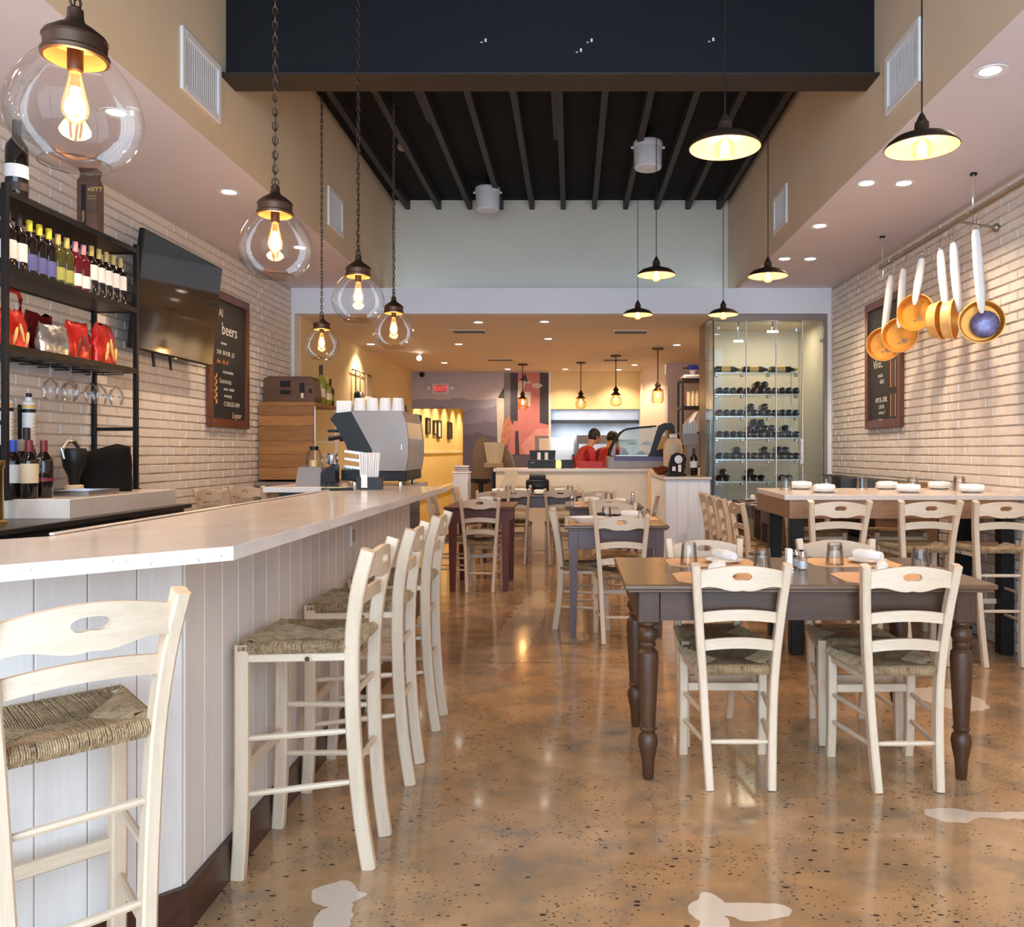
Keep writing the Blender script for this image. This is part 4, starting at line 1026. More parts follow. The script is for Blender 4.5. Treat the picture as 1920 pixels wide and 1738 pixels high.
# ================================================================== TABLEWARE
tg = thing('tumbler', '', 'glass')
MB().lathe([(.0405, 0), (.0405, .003), (.036, .055), (.033, .094), (.030, .1), (.0001, .1)], 20, cap=False).build('outer', 'tumbler_glass', tg, SM)
MB().lathe([(.038, 0), (.034, .055), (.031, .088), (.0001, .088)], 20, cap=False).build('inner', 'tumbler_glass', tg, SM)
TG = Proto(tg)
pt = thing('side_plate', '', 'plate')
MB().lathe([(.0001, .003), (.045, .0), (.05, .002), (.085, .015), (.0855, .017), (.05, .007), (.0001, .006)], 28, cap=False).build('plate', 'ceramic', pt, SM); PT = Proto(pt)
nk = thing('napkin_roll', '', 'napkin')
mb = MB(); P = []
for i in range(7): P.append((-.075+.025*i, .004*math.sin(i*1.3), .022+.002*math.sin(i*2.1)))
mb.sweep(P, [.016, .021, .022, .0215, .0225, .021, .017], 14); mb.build('roll', 'cloth_white', nk, 1.0)
MB().sweep([(-.07, .012, .036), (.0, .016, .042), (.072, .008, .036)], [.003, .0035, .003], 6).build('fold', 'cloth_white', nk, SM)
NK = Proto(nk)
pm_ = thing('placemat', '', 'placemat')
MB().prism([(-.20, -.10), (-.15, -.15), (.15, -.15), (.20, -.10), (.20, .10), (.15, .15), (-.15, .15), (-.20, .10)], 0, .002).build('mat', 'placemat', pm_); PM = Proto(pm_)
def salt(x, y, z, lab, h=.085, r=.021):
    t = thing('salt_shaker', lab, 'shaker', (x, y, z), 0, 'glass salt and pepper shakers')
    MB().lathe([(r*.9, 0), (r, .004), (r, h*.62), (r*.85, h*.72)], 14, cap=False).build('jar', 'tumbler_glass', t, SM)
    MB().lathe([(r*.72, .003), (r*.72, h*.42), (.0001, h*.42)], 12).build('salt', 'paper_white', t, SM)
    MB().lathe([(r*.92, h*.72), (r*.92, h*.93), (r*.7, h), (.0001, h)], 14).build('cap', 'chrome', t, SM)
zt = HT_; GT = 'tumblers on the dining tables'; GN = 'rolled napkins'; GP = 'side plates'; GM = 'leather placemats'
tn = 'turned leg table'
for i, (x, y, far) in enumerate(((.62, 3.37, 0), (1.28, 3.36, 0), (.64, 3.82, 1), (1.29, 3.82, 1))):
    sd = ('open side, aisle end', 'open side, wall end', 'far side, aisle end', 'far side, wall end')[i]
    PM.put((x, y, zt+.0005), 0, 'tan placemat on the %s, %s' % (tn, sd), GM)
    gx, gy = ((.82, 3.56), (1.50, 3.56), (.53, 3.74), (1.19, 3.74))[i]
    TG.put((gx, gy, zt+(.0026 if far else .0006)), 0, 'upturned clear tumbler on the %s, %s' % (tn, sd), GT)
    px, py = ((.60, 3.40), (1.27, 3.39), (.70, 3.80), (1.36, 3.80))[i]
    PT.put((px, py, zt+.0028), 0, 'white side plate on the %s, %s' % (tn, sd), GP)
    NK.put((px, py, zt+.018), (1.1, 1.2, -1.15, -1.0)[i], 'white rolled napkin on the %s, %s' % (tn, sd), GN)
salt(1.005, 3.60, zt+.001, 'glass salt shaker with metal cap on the turned leg table'); salt(1.0, 3.68, zt+.001, 'glass pepper shaker behind the salt on the turned leg table', .075)
t = thing('card_holder', 'small white card stand on the turned leg table', 'card', (.945, 3.60, zt+.001)); MB().box(-.012, .012, -.02, .02, 0, .09, .002).build('card', 'paper_white', t); MB().box(-.016, .016, -.024, .024, 0, .01, .002).build('foot', 'chrome', t)
# plum tables, mahogany table, wide table
def setting(x, y, z, where, rz=0, mat_=True, glass_=None, plate=True):
    if mat_: PM.put((x, y, z+.0005), rz, 'tan placemat on the '+where, GM)
    zz = z+(.0028 if mat_ else .0006)
    if plate: PT.put((x, y, zz), 0, 'white side plate on the '+where, GP); NK.put((x, y, zz+.0155), rz+random.uniform(-.6, .6), 'white rolled napkin on the '+where, GN)
    if glass_: TG.put((x+glass_[0], y+glass_[1], z+.0007), 0, 'upturned clear tumbler on the '+where, GT)
t = thing('serving_dish', 'white oblong serving dish on the corner of the plum table', 'dish', (.115, 5.92, zt+.003))
MB().lathe([(.0001, .003), (.07, 0), (.075, .003), (.14, .040), (.141, .043), (.075, .010), (.0001, .008)], 28, cap=False).xf(Matrix.Diagonal((1.0, .7, 1, 1))).build('dish', 'ceramic', t, SM)
PM.put((.17, 5.93, zt+.0005), 0, 'tan placemat under the serving dish', GM)
setting(.45, 6.33, zt, 'plum table, kitchen side'); TG.put((.26, 6.20, zt+.0006), 0, 'upturned clear tumbler in the middle of the plum table', GT)
salt(.50, 5.98, zt+.001, 'glass salt shaker on the plum table', .09); salt(.56, 6.12, zt+.001, 'glass pepper shaker on the plum table by its aisle edge', .085)
setting(.20, 8.20, zt, 'second plum table, kitchen side', 0, True, (.17, .1)); setting(.47, 7.95, zt, 'second plum table, entrance side', 0, False); salt(.0, 7.78, zt+.001, 'dark capped shaker at the corner of the second plum table', .10); salt(.62, 8.40, zt+.001, 'dark capped shaker at the rear of the second plum table', .10)
setting(-.86, 8.25, zt, 'mahogany table', 0, False)
for i, x in enumerate((-.9, -.62, -.15)): setting(x, 10.1, zt, ('wide rear table, corridor end', 'wide rear table, middle', 'wide rear table, kitchen end')[i], 0, False, (.13, -.05))
setting(-.38, 9.8, zt, 'wide rear table, chair side', 0, False); salt(-.5, 9.95, zt+.001, 'dark capped shaker on the wide rear table', .11)
for i, (x, y) in enumerate(((1.88, 7.0), (2.2, 7.0), (1.88, 7.5), (1.88, 8.15), (1.88, 8.6), (2.2, 8.5))): setting(x, y, zt, ('banquette table behind the high table, first place', 'banquette table behind the high table, wall place', 'banquette table behind the high table, far place', 'cabinet end banquette table, first place', 'cabinet end banquette table, second place', 'cabinet end banquette table, wall place')[i], R90, False)
for i, y in enumerate((7.35, 8.35)): salt(2.05, y, zt+.001, ('shaker on the banquette table behind the high table', 'shaker on the cabinet end banquette table')[i], .10)
zh = 1.0245
for i, (x, y, gx, gy) in enumerate(((1.68, 5.50, 1.76, 5.72), (2.24, 5.50, 2.36, 5.72), (2.66, 5.50, 2.76, 5.90), (1.66, 5.98, 1.52, 5.86), (2.28, 5.98, 2.10, 5.98), (2.66, 5.98, 2.70, 5.75))):
    wr = 'high table, '+('aisle end stool side', 'middle stool side', 'wall end stool side', 'aisle end far side', 'middle far side', 'wall end far side')[i]
    PT.put((x, y, zh), 0, 'white side plate on the '+wr, GP); NK.put((x, y, zh+.0155), (.3, -.6, -.2, .1, .1, -.1)[i], 'white rolled napkin on the '+wr, GN)
    TG.put((gx, gy, zh), 0, 'upturned clear tumbler on the '+wr, GT)

# ================================================================== PENDANT LAMPS
def chain(mb, z0, z1, link=.034, r=.0026, w_=.009):
    n = int((z1-z0)/(link*.78)); st = (z1-z0)/n
    for i in range(n):
        c = z0+(i+.5)*st; pts = []
        for k in range(10):
            a = 2*PI*k/10; u = w_*math.cos(a); v = c+link/2*math.sin(a)
            pts.append((u, 0, v) if i % 2 else (0, u, v))
        mb.sweep(pts, r, 5, closed=True, up=(0, 1, 0) if i % 2 else (1, 0, 0))
    return mb
def globe(x, y, z, lab, power, tilt=0):
    t = thing('globe_pendant', lab, 'pendant lamp', (x, y, z), 0, 'clear glass globe pendants on chains over the bar')
    t.rotation_euler = (0, 0, random.uniform(0, 6))
    R = .135
    prof = [(.063, .118), (.075, .112), (.098, .085), (.122, .045), (.134, .0), (.130, -.04), (.113, -.078), (.088, -.103), (.070, -.113)]
    P = spline([(r, zz, 0) for r, zz in prof], 3)
    MB().lathe([(p[0], p[1]) for p in P], 40, cap=False).build('globe', 'globe_glass', t, SM)
    MB().lathe([(.0705, -.1125), (.0715, -.115), (.0695, -.1155), (.0685, -.1135)], 40, cap=False).build('globe_rim', 'rim_glass', t, SM)
    MB().lathe([(.060, .112), (.066, .114), (.067, .123), (.062, .128), (.062, .150), (.065, .154), (.060, .163), (.038, .180), (.022, .190), (.017, .200), (.016, .220), (.010, .226), (.0001, .227)], 30, cap=False).build('fitter', 'bronze', t, SM)
    MB().lathe([(.0595, .112), (.058, .15), (.03, .17), (.001, .175)], 24, cap=False).build('fitter_lining', 'fitter_lining', t, SM)
    MB().lathe([(.016, .165), (.016, .088), (.013, .084), (.0001, .083)], 16).build('socket', 'bronze', t, SM)
    b = MB().lathe([(.012, .084), (.0135, .072), (.023, .030), (.0275, .010), (.0255, -.006), (.016, -.019), (.006, -.025), (.0001, -.029)], 20, cap=False).build('bulb', 'bulb_glass', t, SM)
    f = MB()
    for k in range(6):
        a = PI/3*k; f.tube((.008*math.cos(a), .008*math.sin(a), .052), (.0115*math.cos(a+.25), .0115*math.sin(a+.25), -.006), .0026, 6)
    f.build('filament', 'filament', b)
    MB().sweep([(.012*math.cos(2*PI*k/12), 0, .238+.014*math.sin(2*PI*k/12)) for k in range(12)], .0032, 6, closed=True, up=(0, 1, 0)).build('loop', 'bronze', t, SM)
    chain(MB(), .245, ZD-z-.02).build('chain', 'bronze', t, SM)
    MB().sweep([(.003*math.sin(k*.9), .003*math.cos(k*.7), .226+(ZD-z-.236)*k/40) for k in range(41)], .0022, 5).build('cord', 'black_plastic', t)
    MB().lathe([(.06, ZD-z), (.06, ZD-z-.012), (.02, ZD-z-.025), (.0001, ZD-z-.025)], 20).build('canopy', 'bronze', t, SM)
    l = light('bulb_light', 'POINT', (0, 0, .02), power, (1, .62, .28), t, shadow_soft_size=.03)
for x, y, z, lab in ((-1.075, 1.79, 2.035, 'clear glass globe pendant on a chain over the angled bar end'), (-1.105, 3.08, 2.065, 'clear glass globe pendant over the bar between stools'), (-1.10, 4.26, 2.085, 'clear glass globe pendant over the bar just before the beam'),
                  (-1.18, 5.48, 2.10, 'clear glass globe pendant over the coffee machine'), (-1.93, 6.38, 2.125, 'clear glass globe pendant behind the bar by the wooden shelf box')):
    globe(x, y, z, lab, 7)
def barn(x, y, z, lab, power):
    t = thing('metal_pendant', lab, 'pendant lamp', (x, y, z), 0, 'bronze metal dish pendants over the dining tables')
    MB().lathe([(.146, .0), (.148, .004), (.146, .008), (.135, .022), (.11, .042), (.07, .056), (.036, .064), (.030, .072), (.028, .105), (.022, .112), (.014, .13), (.006, .145), (.0001, .146)], 36, cap=False).build('shade', 'shade_bronze', t, SM)
    MB().lathe([(.1445, .001), (.132, .018), (.108, .038), (.068, .051), (.0001, .055)], 36, cap=False).build('lining', 'shade_inside', t, SM)
    b = MB().lathe([(.013, .056), (.015, .045), (.034, .022), (.042, -.003), (.036, -.028), (.018, -.042), (.0001, -.046)], 20, cap=False).build('bulb', 'bulb_glass', t, SM)
    f = MB()
    for k in range(6):
        a = PI/3*k; f.tube((.007*math.cos(a), .007*math.sin(a), .030), (.008*math.cos(a+.3), .008*math.sin(a+.3), -.022), .0024, 5)
    f.build('filament', 'filament_amber', b)
    MB().tube((0, 0, .145), (0, 0, ZD-z-.01), .0032, 6).build('cord', 'black_plastic', t)
    MB().lathe([(.06, ZD-z), (.06, ZD-z-.012), (.012, ZD-z-.03), (.0001, ZD-z-.03)], 20).build('canopy', 'shade_bronze', t, SM)
    light('bulb_light', 'POINT', (0, 0, -.01), power, (1, .68, .38), t, shadow_soft_size=.03)
for x, y, z, lab in ((1.44, 3.40, 2.545, 'bronze dish pendant over the wall end of the turned leg table'), (.63, 3.40, 2.545, 'bronze dish pendant over the aisle end of the turned leg table'),
                     (1.46, 6.15, 2.60, 'bronze dish pendant near the high table'), (.65, 6.35, 2.65, 'bronze dish pendant over the plum table'),
                     (1.49, 8.13, 2.64, 'bronze dish pendant in front of the wine cabinet'), (.65, 8.13, 2.64, 'bronze dish pendant over the second plum table')):
    barn(x, y, z, lab, 2.8)
def jar(x, y, z, lab, kind, power=4):
    t = thing('jar_pendant', lab, 'pendant lamp', (x, y, z), 0, 'small glass pendants over the service counter')
    if kind: prof = [(.05, .10), (.085, .085), (.09, .02), (.092, -.05), (.10, -.062), (.10, -.075), (.08, -.085), (.078, -.11)]
    else: prof = [(.04, .09), (.075, .07), (.055, .05), (.085, .02), (.098, -.03), (.09, -.075), (.05, -.105)]
    MB().lathe(prof, 24, cap=False).build('glass_jar', 'jar_glass', t, SM)
    MB().lathe([(.088 if not kind else .07, .07), (.05, .10), (.03, .13), (.05, .15), (.03, .175), (.012, .21), (.0001, .212)], 20, cap=False).build('fitter', 'bronze', t, SM)
    b = MB().lathe([(.02, .07), (.032, .02), (.03, -.01), (.0001, -.04)], 14, cap=False).build('bulb', 'bulb_glass', t, SM)
    MB().lathe([(.0001, .05), (.012, .04), (.014, -.01), (.0001, -.02)], 8, cap=False).build('filament', 'filament', b)
    MB().tube((0, 0, .21), (0, 0, ZL-z-.01), .008, 6).build('stem', 'black_metal', t)
    MB().lathe([(.085, ZL-z), (.085, ZL-z-.02), (.015, ZL-z-.03), (.0001, ZL-z-.03)], 18).build('canopy', 'bronze', t, SM)
    light('bulb_light', 'POINT', (0, 0, .0), power, (1, .62, .28), t, shadow_soft_size=.04)
jar(-.855, 14.4, 2.14, 'amber ribbed jar pendant in front of the mural', 1); jar(.155, 14.1, 2.13, 'round glass pendant in front of the kitchen opening', 0)
jar(.70, 13.1, 2.12, 'round glass pendant over the display case', 0); jar(1.27, 12.2, 2.12, 'tall jar pendant beside the lavender wall', 1)

# ================================================================== COFFEE END OF THE BAR
zb = 1.0705
em = thing('espresso_machine', 'grey and black espresso machine at the far end of the bar', 'coffee machine', (-1.35, 5.82, zb))
def E(pts): return [(x+1.35, z-zb) for x, z in pts]
body = E([(-1.473, 1.566), (-1.135, 1.57), (-1.107, 1.499), (-1.093, 1.385), (-1.093, 1.268), (-1.11, 1.169), (-1.33, 1.169), (-1.33, 1.279), (-1.338, 1.318)])
MB().prism(body, -.30, -.275, 'y').build('side_panel', 'steel_soft', em); MB().prism(body, .275, .30, 'y').build('side_panel', 'steel_soft', em)
MB().prism([(x*.985, z*.99+.002) for x, z in body], -.275, .275, 'y').build('casing', 'brushed', em)
MB().box(.21, .2165, -.3005, -.3, .24, .275).build('badge', 'paper_white', em)
arm = E([(-1.474, 1.566), (-1.579, 1.555), (-1.614, 1.513), (-1.576, 1.463), (-1.515, 1.357), (-1.497, 1.31), (-1.345, 1.286), (-1.339, 1.318)])
for y0 in (-.30, .25): MB().prism(arm, y0, y0+.05, 'y').build('arm', 'black_plastic', em)
MB().box(-.20, -.02, -.25, .25, .39, .48, .01).build('head_unit', 'black_plastic', em)
for y in (-.14, .14):
    g = MB().lathe([(.04, .33), (.045, .34), (.045, .39)], 18, c=(-.16, y, 0)).build('group_head', 'chrome', em, SM)
    MB().tube((-.18, y, .335), (-.32, y, .315), .014, 10, .017).build('portafilter_handle', 'black_plastic', g, SM)
MB().box(-.20, .02, -.27, .27, .03, .11, .008).build('drip_tray', 'black_plastic', em)
tr = MB()
for i in range(8): tr.box(-.195+i*.026, -.18+i*.026, -.26, .26, .11, .116)
tr.build('drip_grate', 'steel', em)
for z, k in ((.225, .16), (.175, .18), (.125, .19)): MB().prism([(-.17, z+.012), (-.02, z-.006), (-.02, z-.026), (-.17, z-.002)], -.295, -.27, 'y').build('trim_fin', 'steel', em)
MB().box(-.02, .24, -.28, .28, .03, .10, .006).build('base', 'black_plastic', em)
for x in (-.12, .19):
    for y in (-.22, .22): MB().lathe([(.016, 0), (.012, .03)], 10, c=(x, y, 0)).build('foot', 'chrome', em)
MB().tube((-.10, -.27, .28), (-.10, -.27, .16), .005).build('steam_wand', 'chrome', em, SM)
for x, z in ((-.30, .36), (-.24, .41)): MB().box(x-.035, x+.035, -.12, -.08, z, z+.022, .004).build('lever', 'black_plastic', em)
cp = thing('paper_cup', '', 'cup'); MB().lathe([(.041, 0), (.042, .003), (.034, .085), (.0345, .088), (.0001, .088)], 20, cap=False).build('cup', 'paper_white', cp, SM)
MB().lathe([(.0415, .0), (.0435, .002), (.0415, .005)], 20, cap=False).build('rim', 'paper_white', cp, SM); CP = Proto(cp)
for i in range(4): CP.put((-1.435+i*.0865, 5.60, 1.571), 0, 'white paper cup in the front row on the espresso machine', 'paper cups on the espresso machine')
for i in range(3): CP.put((-1.40+i*.10, 5.74, 1.571), 0, 'white paper cup in the rear row on the espresso machine', 'paper cups on the espresso machine')
t = thing('filter_box', 'white corrugated filter box on the espresso machine beside the cups', 'box', (-1.535, 5.66, 1.556)); MB().box(-.055, .045, -.08, .08, 0, .085, .003).build('box', 'paper_white', t)
for i in range(5): MB().box(-.03+i*.014, -.026+i*.014, -.0812, -.08, .01, .05).build('rib', 'white_trim', t)
# grinder, pot and drip box
t = thing('coffee_grinder', 'grey coffee grinder with upturned glass hopper beside the espresso machine', 'grinder', (-1.72, 5.52, zb))
MB().prism([(-.10, 0), (.085, 0), (.07, .125), (-.08, .125)], -.08, .08, 'y').build('base', 'steel_soft', t)
MB().lathe([(.062, .126), (.058, .17), (.042, .23), (.03, .236), (.0001, .237)], 20, cap=False).build('hopper', 'tumbler_glass', t, SM)
MB().lathe([(.028, .236), (.03, .262), (.0001, .264)], 14).build('cap', 'black_plastic', t, SM)
MB().lathe([(.03, .127), (.032, .17), (.0001, .172)], 12).build('beans', 'gold_print', t, SM)
t = thing('knock_box', 'black angled knock box in front of the espresso machine', 'box', (-1.585, 5.44, zb))
MB().prism([(-.05, 0), (.045, 0), (.045, .14), (.02, .14), (-.05, .09)], -.06, .04, 'y').build('box', 'black_plastic', t); MB().box(-.048, .047, -.065, -.06, .02, .05).build('label_plate', 'black_metal', t)
t = thing('steel_jug', 'polished steel milk jug on the knock box', 'jug', (-1.575, 5.43, zb+.1405))
MB().lathe([(.0001, 0), (.036, 0), (.04, .01), (.036, .06), (.04, .075), (.038, .075), (.034, .06)], 20, cap=False).build('jug', 'chrome', t, SM)
MB().sweep([(-.036, 0, .065), (-.066, 0, .06), (-.066, 0, .02), (-.038, 0, .015)], .004, 6).build('handle', 'chrome', t, SM)
# straw caddy
t = thing('straw_caddy', 'black bar caddy filled with white straws on the bar worktop', 'caddy', (-1.215, 4.98, zb), .06)
for a in ((-.07, .07, -.055, -.05, .0, .075), (-.07, .07, .05, .055, 0, .075), (-.07, -.065, -.05, .05, 0, .075), (.065, .07, -.05, .05, 0, .075), (-.065, .065, -.05, .05, 0, .005), (-.01, -.005, -.05, .05, .005, .075)):
    MB().box(*a).build('panel', 'black_plastic', t)
MB().box(-.042, -.006, -.0562, -.055, .012, .09).build('front_label', 'paper_white', t)
rs = random.Random(9); sm = MB().lathe([(.0045, 0), (.0045, .215)], 7).mesh('straw', 'paper_white', SM)
for i in range(26):
    o = mobj('straw', sm, t, (-.045+(i % 9)*.011, -.03+(i//9)*.028, .006), (rs.uniform(-.05, .05), (-.05+(i % 9)*.0125)*1.2, 0))
t = thing('lid_tray', 'clear plastic lids and black tray beside the straw caddy', 'tray', (-1.385, 4.88, zb), .35)
MB().box(-.09, .09, -.05, .05, 0, .012, .004).build('tray', 'black_plastic', t)
for i, (x, y) in enumerate(((-.035, 0), (.045, .005))): MB().lathe([(.045, .013), (.046, .018), (.038, .04), (.02, .055), (.0001, .058)], 18, c=(x, y, 0), cap=False).build('lid', 'tumbler_glass', t, SM)
MB().box(-.085, .03, -.045, -.03, .012, .02, .003).build('stirrer', 'brass', t)

# steel bench with wooden shelf box by the brick wall
t = thing('steel_bench', 'steel work bench under the wooden shelf box', 'bench', (-2.78, 8.5, 0))
MB().box(-.31, .31, -.47, .45, .96, 1.0, .004).build('top', 'steel_soft', t)
for x in (-.28, .28):
    for y in (-.43, .41): MB().box(x-.02, x+.02, y-.02, y+.02, 0, .96, .003).build('leg', 'steel_soft', t)
MB().box(-.27, .27, -.40, .40, .30, .32, .003).build('lower_shelf', 'black_metal', t)
t = thing('white_carton', 'small white carton at the edge of the steel bench', 'carton', (-2.54, 8.06, 1.001)); MB().box(-.07, .07, -.05, .05, 0, .012, .003).box(-.068, .068, -.048, .048, .012, .06, .003).build('carton', 'paper_white', t)
wb = thing('wooden_shelf_box', 'rustic plank shelf box standing on the steel bench', 'shelf', (-2.80, 8.50, 1.0))
MB().box(-.27, .25, -.36, .40, .02, .04).build('bottom_board', 'crate_wood', wb); MB().box(-.28, .28, -.385, .40, .745, .785, .003).build('top_board', 'crate_wood', wb)
hz_ = [.02, .14, .27, .40, .55, .65, .745]
for i in range(6): MB().box(-.275, .265, -.385, -.36, hz_[i]+.0008, hz_[i+1]-.0008, .0025).build('plank', 'crate_wood', wb)
MB().box(.255, .275, -.36, -.335, .02, .745).box(.255, .275, .375, .40, .02, .745).build('upright', 'white_trim', wb); MB().box(-.275, -.255, -.36, .40, .02, .745).build('back_board', 'crate_wood', wb)
MB().box(-.255, .27, -.36, .40, .38, .40).build('inner_shelf', 'white_trim', wb)
for x in (-.24, .22): MB().box(x-.02, x+.02, -.36, .38, 0, .02).build('foot', 'black_metal', wb)
t = thing('wooden_radio', 'dark walnut box with cut corners and slots on the shelf box', 'radio', (-2.79, 8.30, 1.7855))
MB().prism([(-.25, .05), (-.235, .0), (.235, .0), (.255, .05), (.235, .22), (.20, .255), (-.21, .255), (-.25, .235)], -.13, .09, 'y').build('case', 'walnut_box', t)
for x0, x1, z0, z1 in ((-.09, .01, .15, .21), (-.09, .01, .08, .12), (.10, .15, .09, .19), (.19, .225, .09, .13)): MB().box(x0, x1, -.134, -.13, z0, z1, .002).build('slot', 'black_plastic', t)
MB().box(.115, .14, -.1345, -.134, .04, .09).build('tag', 'label_cream', t)
for x, y, h, gm, cm, lm, lab in ((-2.585, 8.52, .40, 'bottle_green', 'cap_dark', 'label_cream', 'tall yellow green wine bottle on the shelf box'), (-2.56, 8.66, .30, 'bottle_green', 'cap_gold', 'label_cream', 'shorter green wine bottle beside the tall one on the shelf box'),
                             (-2.57, 8.78, .28, 'bottle_dark', 'cap_dark', 'label_olive', 'dark wine bottle at the rear of the shelf box')):
    b = bottle_proto('wine_bottle', .047, h, gm, cm, lm, .05, .12, shoulder=.55); b.location = (x, y, 1.7855); b['label'] = lab
for i, (x, y, r, h) in enumerate(((-2.66, 8.86, .05, .22), (-2.74, 8.62, .055, .20), (-2.80, 8.84, .045, .16))):
    t = thing('glass_jar', ('tall clear jar on the shelf box by the yellow wall', 'clear preserving jar behind the tall green bottle', 'short clear jar at the back of the shelf box')[i], 'jar', (x, y, 1.7855), 0, 'clear jars on the shelf box')
    MB().lathe([(r, 0), (r, h*.8), (r*.8, h*.9)], 16, cap=False).build('jar', 'tumbler_glass', t, SM); MB().lathe([(r*.85, h*.9), (r*.85, h), (.0001, h)], 16).build('lid', 'steel', t, SM)
    MB().lathe([(r*.85, .004), (r*.85, h*.4), (.0001, h*.4)], 14).build('contents', 'tan_box', t, SM)
# utensils on the yellow wall
ur = thing('utensil_rack', 'wire rack on the yellow wall above the jars', 'rack', (-3.05, 11.9, 1.98)); MB().tube((.03, -.5, .45), (.03, .6, .45), .008).tube((0, -.45, .45), (.03, -.45, .45), .007).tube((0, .55, .45), (.03, .55, .45), .007).build('bar', 'black_metal', ur, SM)
for i, (dy, kind) in enumerate(((-.4, 0), (-.15, 1), (.2, 2), (.48, 1))):
    t = thing('kitchen_utensil', ('dark ladle hanging on the wire rack', 'steel strainer hanging next to the ladle', 'white enamel jug hanging on the wire rack', 'steel strainer at the far end of the rack')[i], 'utensil', (-3.005, 11.9+dy, 2.0), 0, 'utensils on the wire rack')
    MB().tube((0, 0, .12), (0, 0, .43), .010).build('handle', 'taupe', t, SM)
    if kind == 2: MB().lathe([(.05, -.16), (.07, -.14), (.06, .05), (.07, .1)], 16).build('head', 'ceramic', t, SM)
    else: MB().ball((.02, 0, .06), .09, 14, 8, (.45, 1, 1)).build('head', ('black_plastic', 'steel')[kind], t, SM)

# ================================================================== REAR COUNTERS
sc = thing('service_counter', 'cream service counter with pale worktop in front of the kitchen', 'counter', (0, 11.2, 0))
MB().box(-1.0, 1.0, -.33, .33, 0, 1.03, .004).build('body', 'cream_wall', sc); MB().box(-1.03, 1.02, -.36, .36, 1.03, 1.072, .004).build('worktop', 'quartz_b', sc)
MB().box(-.56, -.48, -.338, -.33, .86, 1.0, .002).build('switch_plate', 'white_trim', sc)
rc = thing('side_counter', 'white panelled counter end beside the wine cabinet', 'counter', (1.285, 9.9, 0))
MB().box(-.25, .25, -.75, .86, 0, .985, .003).build('body', 'white_wall', rc); MB().box(-.27, .262, -.78, .88, .985, 1.015, .004).build('worktop', 'quartz_b', rc)
for i in range(4): MB().box(-.245+i*.1235, -.125+i*.1235, -.757, -.75, .01, .98, .003).build('plank', 'white_wall', rc)
zs_ = 1.0725; zr = 1.0155
# curved glass display case
t = thing('display_case', 'steel display case with curved glass and black end frame on the service counter', 'display case', (.92, 11.2, zs_))
MB().box(-.44, .44, -.28, .28, .0, .16, .008).build('base', 'steel_soft', t); MB().box(-.36, .30, -.284, -.28, .10, .155).build('front_strip', 'label_blue', t)
def arc(n, x0, z0, x1, z1, k): return [(x0+(x1-x0)*i/n-k*.08*math.sin(PI*i/n), z0+(z1-z0)*i/n+k*.05*math.sin(PI*i/n)) for i in range(n+1)]
pr = [(-.42, .17), (-.40, .25), (-.34, .38), (-.26, .48), (-.20, .52), (0, .545), (.20, .56)]
for (a, b), (c, d) in zip(pr[:-1], pr[1:]): MB().add([(a, -.27, b), (c, -.27, d), (c, .27, d), (a, .27, b)], [(0, 1, 2, 3)]).build('curved_pane', 'case_glass', t)
MB().prism([(x, z) for x, z in pr]+[(.20, .17)], -.272, -.268, 'y').build('side_pane', 'case_glass', t)
for y in (-.27, .27): MB().sweep([(x, y, z) for x, z in pr], .012, 6).build('frame_tube', 'black_metal', t, SM)
ef = [(.10, .16), (.42, .16), (.44, .20), (.44, .56), (.40, .60), (.30, .60), (.22, .56)]; eh = [(.20, .24), (.38, .29), (.385, .50), (.33, .51), (.28, .45)]
for (a, b), (c, d) in zip([(0, 0), (1, 1), (2, 1), (3, 2), (4, 2), (5, 3), (6, 4)], [(1, 1), (2, 1), (3, 2), (4, 2), (5, 3), (6, 4), (0, 0)]):
    vs = [ef[a], ef[c], eh[d]]+([eh[b]] if b != d else [])
    MB().prism(vs, -.28, -.25, 'y').build('end_frame', 'black_plastic', t)
MB().prism(eh, -.268, -.262, 'y').build('end_pane', 'case_glass', t)
MB().box(-.33, .18, -.2, .2, .30, .315).build('inner_shelf', 'steel', t); MB().box(-.33, .18, -.2, .2, .165, .18).build('inner_shelf', 'steel', t)
for i, (x, z) in enumerate(((-.2, .181), (.02, .181), (-.1, .316), (.1, .316))):
    t2 = thing('pastry', 'golden pastry on a shelf of the display case', 'pastry', (.92+x, 11.2, zs_+z), 0, 'pastries in the display case'); MB().ball((0, 0, .02), .05, 12, 6, (1.3, .8, .45)).build('crust', 'gold_print', t2, SM); MB().ball((0, 0, .04), .025, 10, 5, (1.2, .8, .4)).build('glaze', 'tan_box', t2, SM)
# boxes and bits on the service counter
t = thing('long_black_box', 'long black box on the service counter', 'box', (-.40, 11.05, zs_)); MB().box(-.18, .42, -.06, .06, 0, .115, .005).build('box', 'black_plastic', t)
me = text_mesh('noor', .03); me.materials.append(M['chalk']); mobj('print', me, t, (-.15, -.0605, .07), (PI/2, 0, 0))
t = thing('card_rack', 'dark rack with white cards behind the long black box', 'rack', (-.40, 11.35, zs_)); MB().prism([(-.16, 0), (.16, 0), (.18, .24), (-.18, .24)], -.03, .03, 'y').build('rack', 'black_plastic', t)
for x in (-.07, .03): MB().box(x, x+.045, -.035, -.031, .10, .21).build('card', 'paper_white', t)
t = thing('yellow_lamp', 'small glowing yellow lantern on the service counter', 'lantern', (-.175, 10.93, zs_)); MB().lathe([(.03, 0), (.036, .02), (.036, .09), (.028, .11), (.0001, .112)], 14).build('shade', 'candle_lamp', t, SM); MB().lathe([(.034, -.0), (.034, .006)], 14).build('base', 'brass', t)
t = thing('red_crate', 'red plastic crate beside the display case', 'crate', (.26, 11.25, zs_))
